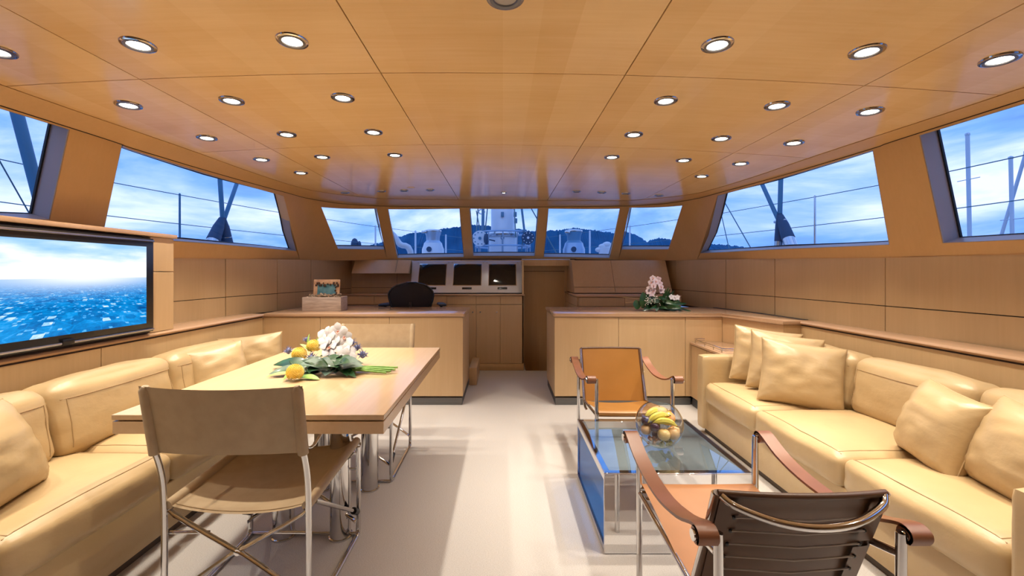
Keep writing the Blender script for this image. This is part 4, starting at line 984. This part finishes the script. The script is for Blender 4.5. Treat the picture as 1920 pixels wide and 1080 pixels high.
# table bouquet
t = thing('bouquet', 'bouquet of white orchids, yellow pincushion proteas and blue thistles lying on the dining table', 'flowers', (-.93, 2.27, .74))
def bl(px, py, z): # bouquet local point seen at pixel px,py at height z above the table, kept on plausible depth
    p = PZ(px, py, .74+z)
    if p.y > 2.44: p = P(px, py, 2.44+(p.y-2.44)*.15)
    return p-V((-.93, 2.27, .74))
for px, py, z, r, s_ in ((553, 698, .045, .041, 1), (561, 664, .060, .040, 2), (588, 649, .085, .038, 3)): pincushion(t, bl(px, py, z), r, s_)
for px, py, z, r, s_ in ((541, 658, .06, .036, 4), (583, 674, .06, .050, 5), (660, 642, .06, .036, 6), (680, 665, .03, .042, 7), (575, 637, .10, .028, 8), (669, 652, .05, .036, 18)): thistle(t, bl(px, py, z), r, s_)
for k, (px, py, z, r, f, th) in enumerate(((612, 630, .14, .052, (-.2, -1, .4), False), (634, 622, .16, .050, (.2, -1, .3), True), (618, 652, .09, .052, (0, -1, .5), True), (642, 645, .10, .055, (.2, -1, .6), False), (632, 661, .07, .050, (0, -1, .7), False),
        (648, 673, .05, .056, (.3, -1, .3), True), (655, 685, .035, .045, (.4, -1, .1), False), (625, 640, .12, .045, (-.4, -1, .5), False), (650, 660, .07, .048, (.5, -1, .5), False), (606, 642, .11, .045, (-.5, -1, .4), False), (645, 632, .13, .042, (.5, -1, .2), True))):
    orchid(t, bl(px, py, z), r*1.18, f, PETAL, k, th)
LV = [((585, 696, .01), (503, 702, .012), .07, LEAF), ((590, 694, .012), (512, 684, .02), .09, LEAF), ((575, 690, .01), (530, 714, .01), .05, LEAF2), ((640, 665, .06), (612, 682, .05), .05, LEAF), ((637, 668, .05), (651, 706, .01), .085, LEAF), ((600, 668, .05), (640, 670, .05), .04, LEAF),
      ((570, 705, .008), (625, 694, .012), .06, LEAF), ((560, 708, .006), (600, 712, .004), .05, LEAF2), ((560, 690, .02), (545, 672, .04), .04, LEAF), ((620, 690, .02), (668, 708, .005), .05, LEAF), ((590, 690, .02), (580, 700, .03), .06, LEAF), ((605, 690, .02), (615, 676, .04), .07, LEAF),
      ((566, 676, .03), (560, 690, .02), .05, LEAF), ((622, 668, .06), (629, 650, .09), .025, LEAF2), ((585, 660, .07), (562, 645, .09), .03, LEAF2), ((577, 655, .08), (580, 625, .15), .014, LEAF2), ((592, 650, .08), (596, 632, .13), .012, LEAF2), ((600, 698, .01), (588, 690, .03), .05, GLEAF), ((555, 700, .015), (498, 707, .006), .03, LEAF2)]
for a, c, w, m in LV: leaf(t, bl(*a), bl(*c), w*(.8 if m is LEAF2 else 1.15), m, bow=.08, up=(0, -.35, .9))
# under spread of greenery so no gap shows the table through the flowers
random.seed(3)
for k in range(16):
    a = 2*pi*k/16; p = V((.02*cos(a), .01*sin(a), .006+.03*random.random())); leaf(t, p, p+V((.15*cos(a), .085*sin(a), random.uniform(.0, .06))), .075, LEAF if k % 3 else GLEAF, bow=.16, up=(0, -.4, .9))
for k in range(7):
    p0 = V((.03, .05+.006*k-.02, .02+.004*(k % 3))); p1 = p0+V((.265+.02*(k % 3), .012*(k-3), -.008)); b = B(); b.tube([p0, (p0+p1)/2+V((0, 0, .004)), p1], .0055, 7); finish('stem', b, STEMG, t, 60, local=True)
# orchid arrangement on the right counter
O = V((1.60, 4.33, .896)); t = thing('flower_arrangement', 'pale orchids with white berries and dark leaves on the right counter', 'flowers', O)
def al(px, py, dy=0): return P(px, py, 4.33+dy)-O
for k, (px, py, dy) in enumerate(((1224, 522, 0), (1234, 524, .02), (1221, 530, -.02), (1237, 532, 0), (1229, 528, -.03), (1218, 541, -.02), (1239, 538, -.02), (1215, 547, -.03), (1224, 546, -.04), (1241, 545, -.01), (1225, 536, -.05), (1222, 551, -.05))):
    orchid(t, al(px, py, dy), .036, (random.uniform(-.4, .4), -1, .2), PINKP, k+30, k % 2 == 0)
for k, (px, py) in enumerate(((1259, 557), (1265, 559), (1270, 558))): orchid(t, al(px, py, -.03), .032, (random.uniform(-.3, .3), -1, .3), PETAL, k+50, False)
random.seed(11); b = B()
for k in range(34): b.ball(al(random.uniform(1209, 1238), random.uniform(554, 572), -.08+random.uniform(-.02, .02)), .006, 1)
o_ = finish('berries', b, BERRY, t, 60, local=True); o_['kind'] = 'stuff'
b = B(); b.tube([(0, 0, .0), al(1228, 560), al(1226, 535, .01), al(1230, 520, .02)], .004, 6); finish('stem', b, STEMG, t, 60, local=True)
random.seed(5)
for k in range(46):
    a = random.uniform(-pi, 0.3*pi) if k < 30 else random.uniform(0, 2*pi); l = random.uniform(.10, .24); w = random.uniform(.03, .06)
    base = V((random.uniform(-.06, .10), random.uniform(-.04, .04), random.uniform(.02, .12))); tip = base+V((cos(a)*l, sin(a)*l*.55, random.uniform(-.05, .07)))
    tip.z = max(tip.z, .006); leaf(t, base, tip, w, (LEAF, LEAF, GLEAF)[k % 3], bow=.12, up=(random.uniform(-.4, .4), -1, .35))
for px, py in ((1254, 537), (1258, 540), (1265, 544), (1248, 541), (1264, 550), (1283, 580), (1303, 586), (1290, 588), (1276, 572)): leaf(t, al(1240, 570), al(px, py, -.02), .022, LEAF, bow=.03, up=(0, -1, .3))
leaf(t, al(1205, 578, -.05), al(1206, 547, -.03), .085, LEAF, bow=.05, up=(0, -1, .2)); leaf(t, al(1195, 580, -.05), al(1192, 562, -.03), .08, LEAF, bow=.05, up=(0, -1, .2))
for a, c in (((1205, 560), (1168, 557)), ((1200, 565), (1172, 568))): b = B(); b.tube([al(*a), al(*c)], .0018, 5); finish('dry_twig', b, mat('straw', (.55, .38, .18), .6), t, 60, local=True)

# ------------------------------------------------------------------ crate with a framed beach card on the left counter
O = V((-1.87, 4.38, .896)); t = thing('wooden_crate', 'limed wooden crate on the left counter', 'crate', O, (0, 0, R(3)))
w, d_, h, th = .39, .21, .145, .012
for bx in ((-w/2, w/2, -d_/2, -d_/2+th), (-w/2, w/2, d_/2-th, d_/2), (-w/2, -w/2+th, -d_/2+th, d_/2-th), (w/2-th, w/2, -d_/2+th, d_/2-th)):
    for k in range(1): b = B(); b.box(*bx, 0, h, .002); finish('board', b, W_CRATE, t, 40, local=True)
b = B(); b.box(-w/2+th, w/2-th, -d_/2+th, d_/2-th, .0, .012); finish('bottom_board', b, W_CRATE, t, 40, local=True)
random.seed(9); b = B()
for k in range(120): b.ball((random.uniform(-w/2+.03, w/2-.03), random.uniform(-d_/2+.03, d_/2-.03), random.uniform(.10, .172)), random.uniform(.010, .019), 1, (1, .7, .8))
for k in range(60):
    p = V((random.uniform(-w/2+.04, w/2-.04), random.uniform(-.07, .07), random.uniform(.12, .17))); b.tube([p, p+V((random.uniform(-.04, .04), random.uniform(-.02, .02), random.uniform(-.01, .02)))], .003, 4)
o_ = finish('shells_and_driftwood', b, mottled('shell_mix', (.20, .12, .07), (.60, .45, .30), 35, .6)); o_.location = O; tag(o_, 'brown shells and driftwood filling the wooden crate', 'shells'); o_['kind'] = 'stuff'
c = thing('picture_frame', 'small tilted wooden frame with a teal sea picture standing in the crate', 'picture frame', O+V((-.005, .045, .145)), (R(-8), 0, R(3)))
b = B()
for bx in ((-.14, .135, .13, .18), (-.14, -.10, -.02, .13), (.095, .135, -.02, .13), (-.10, .095, -.02, .015)): b.box(bx[0], bx[1], -.006, .012, bx[2], bx[3], .003)
finish('frame', b, mottled('driftwood', (.42, .22, .11), (.62, .38, .22), 14, .6), c, 40, local=True)
b = B(); b.box(-.10, .095, 0, .004, .015, .13); finish('picture', b, mottled('teal_picture', (.05, .16, .20), (.16, .33, .36), 14, .4), c, 40, local=True)
b = B(); random.seed(4)
for k in range(26):
    x = -.115+.24*random.random(); z = .125+random.uniform(-.012, .020) if random.random() < .6 else random.uniform(.0, .12); x = x if z > .11 else (.105+random.uniform(-.02, .015)); b.ball((x, -.010, z), random.uniform(.007, .014), 1, (1, .5, 1))
finish('shell_trim', b, mat('dark_shell', (.07, .035, .02), .6), c, 60, local=True)

# ------------------------------------------------------------------ helm chair
c = thing('office_chair', 'black mesh helm chair behind the left counter', 'chair', (-1.09, 5.10, 0), (0, 0, R(4)))
def F_(n, b, m, p=None): return finish(n, b, m, p or c, 50, local=True)
ro = []
for j in range(15):
    v_ = j/14; z = .70+.475*v_; wd = .155+.115*sin(min(1, v_*1.12)*pi/2)**1.2
    if v_ > .62: wd *= math.sqrt(max(0.0, 1-((v_-.62)/.385)**2.3))
    ro.append([V((u*wd, -.26+.03*abs(v_-.5)-.05*(1-u*u)+.02, z)) for u in [(-1+2*i/14) for i in range(15)]])
b = B(); b.grid(ro); bmesh.ops.solidify(b.bm, geom=b.bm.faces[:], thickness=.012); bk = F_('backrest', b, BLKM)
rim = [r[0] for r in ro]+[p for p in ro[-1][1:-1]]+[r[-1] for r in ro[::-1]]+[p for p in ro[0][::-1]][1:]
b = B(); b.tube(rim, .011, 8); F_('back_rim', b, BLACK, bk)
b = B(); b.tube([(0, -.28, .95), (0, -.30, .60), (0, -.05, .44)], .02, 8); F_('spine', b, BLACK)
q = cushion((.25, .24, .03), .03, .01, .002, 3, 8); q.xf(Matrix.Translation((0, 0, .49))); F_('seat', q, BLKM)
for s_ in (-1, 1):
    q = cushion((.045, .13, .016), .015, .004, .001, 3, 6); q.xf(Matrix.Translation((s_*.335, -.02, .905)) @ Matrix.Rotation(s_*R(12), 4, 'Z')); ar = F_('armrest', q, mat('navy_grey_pad', (.035, .045, .07), .4))
    b = B(); b.tube(smoothpath([(s_*.335, -.05, .89), (s_*.335, -.10, .66), (s_*.20, -.10, .47)], 4), .016, 8); F_('arm_bracket', b, BLACK, ar)
b = B(); b.cyl((0, 0, .12), .028, .36, 14); F_('column', b, BLACK)
for k in range(5):
    a = 2*pi*k/5+.3; b = B(); b.tube([(0, 0, .13), (.27*cos(a), .27*sin(a), .085)], [.025, .014], 8); lg = F_('leg', b, BLACK)
    b = B(); b.cyl((.27*cos(a)-.012, .27*sin(a), .033), .033, .024, 14, 'x'); F_('castor', b, BLACK, lg)

# ------------------------------------------------------------------ outside: deck, rails, rigging, mast, hills
b = B(); ou = [(4.15, -1.7), (4.12, 3.2), (4.0, 4.4), (3.5, 6.2), (3.05, 7.4), (2.3, 9), (1.3, 11), (.6, 12.4), (0, 13.6)]
po = ou+[(-x, y) for x, y in ou[::-1][1:]]; inn = [(-2.95, -1.7), (-2.95, 5.8), (-2.3, 6.35), (2.3, 6.35), (2.95, 5.8), (2.95, -1.7)]
A = [V((x, y, .98)) for x, y in po]
n_ = len(A); Cn = []
for p in A:
    x = max(-2.95, min(2.95, p.x)); Cn.append(V((x*.97, min(p.y, 6.4-abs(x)*.15), .98)))
b.strip(A, Cn, V((0, 0, -.04))); struct(finish('deck', b, WHITEP, None), 'pale deck outside the windows')
b = B(); b.prism([(-2.3, 6.42), (2.3, 6.42), (1.2, 10.6), (-1.2, 10.6)], .98, 1.05, .02); struct(finish('deck', b, WHITEP, None), 'pale foredeck outside the windows')
# coachroof over the saloon
b = B(); rws = []
for s in S: p = U(s); q_ = p+outw(s)*.085; rws.append(V((q_.x, q_.y, p.z+.125)))
top = [V((p.x*.9, min(p.y*.96, 5.3) if p.y > 0 else p.y, 2.40)) for p in rws]
b.grid([rws, top]); 
for k in range(len(top)//2): b.poly([top[k], top[k+1], top[-2-k], top[-1-k]]) if k < len(top)//2-1 else None
struct(finish('coachroof', b, WHITEP, None), 'white coachroof above the saloon')
b = B(); b.prism([(-1500, -300), (1500, -300), (1500, 1500), (-1500, 1500)], -1.6, -1.5); struct(finish('sea', b, mottled('sea_water', (.01, .05, .12), (.02, .09, .18), 2, .2), None, 0), 'dark blue sea around the boat')
RAIL = [V(p) for p in ((4.06, -1.5, 0), (4.05, .8, 0), (4.02, 3.2, 0), (3.9, 4.32, 0), (3.38, 6.3, 0), (3.0, 7.16, 0), (2.5, 8.3, 0), (1.25, 10.6, 0), (.6, 12, 0), (0, 13.2, 0))]
def railx(px):
    sg = 1 if px > CX else -1; tgt = abs(px-CX)/F; lo, hi = 0.0, len(RAIL)-1.0
    for _ in range(40):
        m_ = (lo+hi)/2; p = catmull(RAIL, m_)
        if p.y <= 0 or p.x/p.y > tgt: lo = m_
        else: hi = m_
    p = catmull(RAIL, lo); return V((p.x*sg, p.y, 0))
for sg, sd in ((-1, 'left'), (1, 'right')):
    for dz, nm in ((.90, 'upper'), (.56, 'lower')):
        b = B(); b.tube([V((catmull(RAIL, i/5).x*sg, catmull(RAIL, i/5).y, CZ+dz)) for i in range((len(RAIL)-1)*5+1)], .0045, 6)
        tag(finish('lifeline', b, WIRE), '%s wire lifeline along the %s side deck' % (nm, sd), 'lifeline', 'lifelines')
def stanchion(px, label, z1=2.21, r=.013, m=None):
    p = railx(px); t = thing('stanchion', label, 'stanchion', (p.x, p.y, .98), group='guard rail stanchions')
    b = B(); b.tube([p+V((0, 0, .98)), p+V((0, 0, z1))], [r, r*.8], 10); b.ball(p+V((0, 0, z1)), r*.95, 1); finish('post', b, m or STEEL, t)
    b = B(); b.cyl(p+V((0, 0, .98)), .035, .05, 14); finish('foot', b, STEEL, t)
stanchion(1528, 'steel stanchion seen through the long right window'); stanchion(337, 'steel stanchion seen through the long left window', m=TEALM)
stanchion(704, 'thin stanchion seen through the left corner forward window', 2.21, .02, WHITEP); stanchion(779, 'left stanchion seen through the second forward window', 2.21, .024, WHITEP); stanchion(836, 'right stanchion seen through the second forward window', 2.21, .024, WHITEP)
stanchion(1050, 'left stanchion seen through the fourth forward window', 2.21, .024, WHITEP); stanchion(1106, 'right stanchion seen through the fourth forward window', 2.21, .024, WHITEP); stanchion(1181, 'stanchion seen at the edge of the right corner forward window', 2.21, .02, WHITEP)
# shrouds with boots
def rig(a, c, r, label, m=TEALM, grp='shrouds'):
    d = (c-a).normalized(); b = B(); c = c+d*max(.05, (c.z-.985)/max(-d.z, .2)); b.tube([a-d*1.2, c], r, 10); tag(finish('shroud', b, m), label, 'rigging', grp)
rig(PX(1464, 335, 3.62), PX(1461, 452, 3.62), .028, 'thick upright shroud through the long right window'); rig(PX(1422, 330, 3.5), PX(1472, 440, 3.62), .026, 'slanting shroud crossing behind the upright one in the long right window')
rig(PX(412, 330, -3.5), PX(420, 452, -3.5), .026, 'thick upright shroud through the long left window'); rig(PX(449, 330, -3.5), PX(410, 440, -3.5), .024, 'slanting shroud crossing in the long left window')
rig(PX(30, 205, -3.6), PX(80, 398, -3.6), .038, 'thick diagonal shroud through the left window beside the television')
rig(PX(0, 303, -3.8), PX(56, 402, -3.8), .005, 'thin diagonal wire through the left window beside the television', WIRE)
rig(PX(1358, 378, 3.3), PX(1406, 462, 3.3), .007, 'longer thin wire at the far end of the long right window', WIRE); rig(PX(1352, 400, 3.3), PX(1366, 462, 3.3), .006, 'shorter thin wire at the far end of the long right window', WIRE)
def boots(X, pts, label):
    t = thing('shroud_boot', label, 'rigging cover', PX(pts[0][0][0], pts[0][1][1], X))
    for (a, c, r0, r1) in pts:
        A_, C_ = PX(*a, X), PX(*c, X); b = B(); b.tube([A_, A_.lerp(C_, .4), C_], [r0, (r0+r1)*.55, r1], 12); finish('cover', b, NAVY, t)
        b = B(); b.tube([A_.lerp(C_, .72), C_+(C_-A_)*((C_.z-.985)/(A_.z-C_.z))], [r1*.9, r1*1.02], 12); finish('turnbuckle', b, STEEL, t)
    a = PX(*pts[0][0], X); b = B(); b.tube([a+V((0, -.10, -.10)), a+V((0, .10, -.10))], .018, 10); finish('clamp', b, STEEL, t)
boots(3.58, [((1462, 400), (1461, 452), .03, .055), ((1463, 404), (1478, 447), .035, .075)], 'pair of dark blue turnbuckle covers through the long right window')
boots(-3.46, [((418, 408), (425, 458), .03, .075), ((416, 410), (400, 450), .035, .075)], 'pair of dark blue turnbuckle covers through the long left window')
# mast seen through the middle window
YM = 8.6; t = thing('mast', 'pale mast with collar, drums and ropes through the middle forward window', 'mast', (0, YM, 1.0))
def mp_(px, py, dy=0): return P(px, py, YM+dy)
xm = (943-CX)*YM/F
b = B(); b.lathe([(.30, 1.0), (.30, 1.95), (.27, 2.05), (.245, 2.12), (.245, 6.0)], (xm, YM, 0), 36); finish('mast_tube', b, WHITEP, t)
b = B(); b.lathe([(.31, 2.02), (.325, 2.05), (.325, 2.10), (.30, 2.14)], (xm, YM, 0), 36); finish('collar', b, STEEL, t)
b = B(); b.tube([V((xm+.56*cos(a), YM+.56*sin(a), 2.10)) for a in [2*pi*k/36 for k in range(37)]], .018, 8, caps=False)
b.tube([V((xm+.56*cos(a), YM+.56*sin(a), 1.82)) for a in [2*pi*k/36 for k in range(37)]], .018, 8, caps=False)
for k in range(12): a = 2*pi*k/12; b.tube([(xm+.56*cos(a), YM+.56*sin(a), 1.0), (xm+.56*cos(a), YM+.56*sin(a), 2.10)], .012, 6)
finish('mast_pulpit', b, mat('pale_blue_steel', (.30, .42, .58), .35, metal=.6), t)
for cx, cy_, r, m in ((900, 447, .15, WHITEP), (990, 446, .125, NAVY)):
    c0 = mp_(cx, cy_, -.42); b = B(); b.lathe([(.0001, -.03), (r, -.03), (r*1.03, 0), (r, .05), (.0001, .05)], c0, 28, 'y'); dr = finish('halyard_drum', b, m, t)
    b = B()
    for k in range(10): a = 2*pi*k/10; b.cyl(c0+V((r*.78*cos(a), -.042, r*.78*sin(a))), r*.085, .012, 8, 'y')
    b.cyl(c0+V((0, -.05, 0)), r*.2, .03, 12, 'y'); finish('drum_holes', b, TEALM if m is WHITEP else WHITEP, dr)
b = B(); c0 = mp_(912, 448, -.46); b.ball(c0, .07, 2, (.8, .8, 1.6)); b.tube([c0, c0+V((.17, 0, -.04))], .014, 6); finish('winch_motor', b, NAVY, t)
for a, c, r in (((897, 380), (893, 442), .012), ((906, 380), (905, 455), .03), ((915, 380), (909, 440), .012), ((964, 380), (967, 445), .012), ((977, 380), (984, 440), .022), ((981, 440), (978, 470), .01), ((893, 395), (902, 442), .010)):
    b = B(); b.tube([mp_(*a, -.36), mp_(*c, -.40)], r, 8); finish('halyard', b, TEALM if r > .012 else WIRE, t)
b = B(); c0 = mp_(903, 397, -.38); b.tube([c0+V((.06*cos(a), 0, .045*sin(a))) for a in [2*pi*k/20 for k in range(21)]], .012, 6, caps=False); finish('block', b, STEEL, t)
for cx, cy_ in ((942, 402), (966, 402), (967, 414)): b = B(); q0 = mp_(cx, cy_, -.28); b.box(q0.x-.03, q0.x+.03, q0.y-.02, q0.y+.03, q0.z-.05, q0.z+.05, .008); finish('fitting', b, TEALM, t)
b = B(); q0 = mp_(942, 446, -.33); b.tube([q0+V((.03*cos(a), 0, .03*sin(a))) for a in [2*pi*k/12 for k in range(13)]], .008, 6, caps=False); b.tube([q0-V((0, 0, .03)), q0-V((0, 0, .28))], .01, 6); finish('pad_eye', b, TEALM, t)
rig(P(990, 380, 10), P(1008, 412, 10), .014, 'thin stay crossing the upper right of the middle forward window', WIRE)
# deck winches
for px, lab, lit in ((812, 'chrome deck winch on a white base through the second forward window', True), (1076, 'large deck winch through the fourth forward window', False)):  # lit and dim blue versions: the light is put into the winch colours
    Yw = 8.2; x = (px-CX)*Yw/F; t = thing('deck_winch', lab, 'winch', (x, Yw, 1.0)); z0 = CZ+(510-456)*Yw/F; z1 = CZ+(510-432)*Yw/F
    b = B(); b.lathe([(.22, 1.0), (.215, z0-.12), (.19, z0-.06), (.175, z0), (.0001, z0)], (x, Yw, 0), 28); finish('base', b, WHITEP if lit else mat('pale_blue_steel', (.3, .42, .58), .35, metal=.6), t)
    b = B(); b.lathe([(.175, z0), (.155, z0+.02), (.13, z0+.05), (.135, z0+.14), (.16, z1-.05), (.16, z1-.03)], (x, Yw, 0), 28); finish('drum', b, mat('lit_drum', (.45, .55, .68), .3, metal=.5) if lit else mat('unlit_drum', (.10, .26, .42), .4), t)
    b = B(); b.lathe([(.165, z1-.035), (.17, z1-.02), (.165, z1), (.11, z1+.015), (.0001, z1+.02)], (x, Yw, 0), 28); b.box(x-.20, x-.10, Yw-.17, Yw-.12, z1-.07, z1-.02, .01); finish('line_guard', b, STEEL, t)
    b = B(); b.cyl((x-.04, Yw-.235, z0-.13), .05, .03, 18, 'y'); finish('port', b, NAVY, t)
# cowl-like white shape at the lower left of the second window and a pale fitting in the fourth
b = B(); a = P(741, 448, 6.9); b.tube(smoothpath([a+V((-.25, 0, .25)), a+V((-.03, 0, .06)), a+V((.08, 0, -.09)), a+V((.25, 0, -.2)), V((a.x+.3, a.y, .99))], 4), [.05]*17, 10); tag(finish('deck_fairing', b, WHITEP), 'white curved fairing at the lower left of the second forward window', 'deck fitting')
b = B(); a = P(1136, 462, 7.4)
b.lathe([(.0001, .98), (.16, .98), (.12, a.z-.02), (.0001, a.z)], (a.x, a.y, 0), 16)
for k, (dx, dz, r) in enumerate(((-.06, .0, .06), (.02, .03, .07), (.1, -.02, .08), (.17, .06, .06), (-.12, -.06, .06), (.06, -.07, .08))): b.ball(a+V((dx, 0, dz)), r, 2, (1.2, .8, .8))
tag(finish('bundled_sail', b, WHITEP), 'white bundled sail cloth at the lower right of the fourth forward window', 'sail')
b = B(); a = P(665, 458, 9.0); b.tube([(a.x, a.y, .98), a], .03, 8); b.ball(a, .09, 2, (.9, .8, 1.5)); b.ball(a+V((.1, 0, -.01)), .06, 2, (.7, .7, 1.4)); tag(finish('deck_block', b, NAVY), 'dark rounded deck block at the bottom of the left corner forward window', 'deck fitting')
# distant masts beyond the near right window
for k, (a, c, lab) in enumerate((((1814, 252), (1818, 440), 'tall distant white mast, leftmost in the near right window'), ((1895, 296), (1898, 440), 'distant white mast with a light on top in the near right window'), ((1924, 285), (1878, 440), 'slanting distant white mast crossing another in the near right window'))):
    X = 46+6*k; A_, C_ = PX(*a, X), PX(*c, X); b = B(); b.tube([A_, C_+(C_-A_)*((C_.z+1.5)/(A_.z-C_.z))], .16, 8)
    if k < 2: m_ = A_.lerp(C_, .45 if k == 0 else .8); b.tube([m_-V((0, 1.0, 0)), m_+V((0, 1.0, 0))], .04, 6)
    b.ball(A_, .22, 1); tag(finish('distant_mast', b, WHITEP), lab, 'mast', 'distant masts')
# hills
def hill(name, pts, Y, label):
    random.seed(len(pts)); P_ = []
    for (x0, y0), (x1, y1) in zip(pts[:-1], pts[1:]):
        n = max(2, int(abs(x1-x0)/1.1))
        for i in range(n): f = i/n; P_.append((x0+(x1-x0)*f, y0+(y1-y0)*f+noise.noise(V((x0+(x1-x0)*f, y0, 1))*.45)*2.6))
    r0 = [P(x, y, Y) for x, y in P_]; r1 = [V((p.x, Y-25, -1.5)) for p in r0]; r2 = [V((p.x, Y+60, -1.5)) for p in r0]; rm = []
    for p, q in zip(r0, r1): v_ = p.lerp(q, .4); v_ += V((0, noise.noise(p*.12)*8, 2+noise.noise(p*.2)*1.5)); rm.append(v_)
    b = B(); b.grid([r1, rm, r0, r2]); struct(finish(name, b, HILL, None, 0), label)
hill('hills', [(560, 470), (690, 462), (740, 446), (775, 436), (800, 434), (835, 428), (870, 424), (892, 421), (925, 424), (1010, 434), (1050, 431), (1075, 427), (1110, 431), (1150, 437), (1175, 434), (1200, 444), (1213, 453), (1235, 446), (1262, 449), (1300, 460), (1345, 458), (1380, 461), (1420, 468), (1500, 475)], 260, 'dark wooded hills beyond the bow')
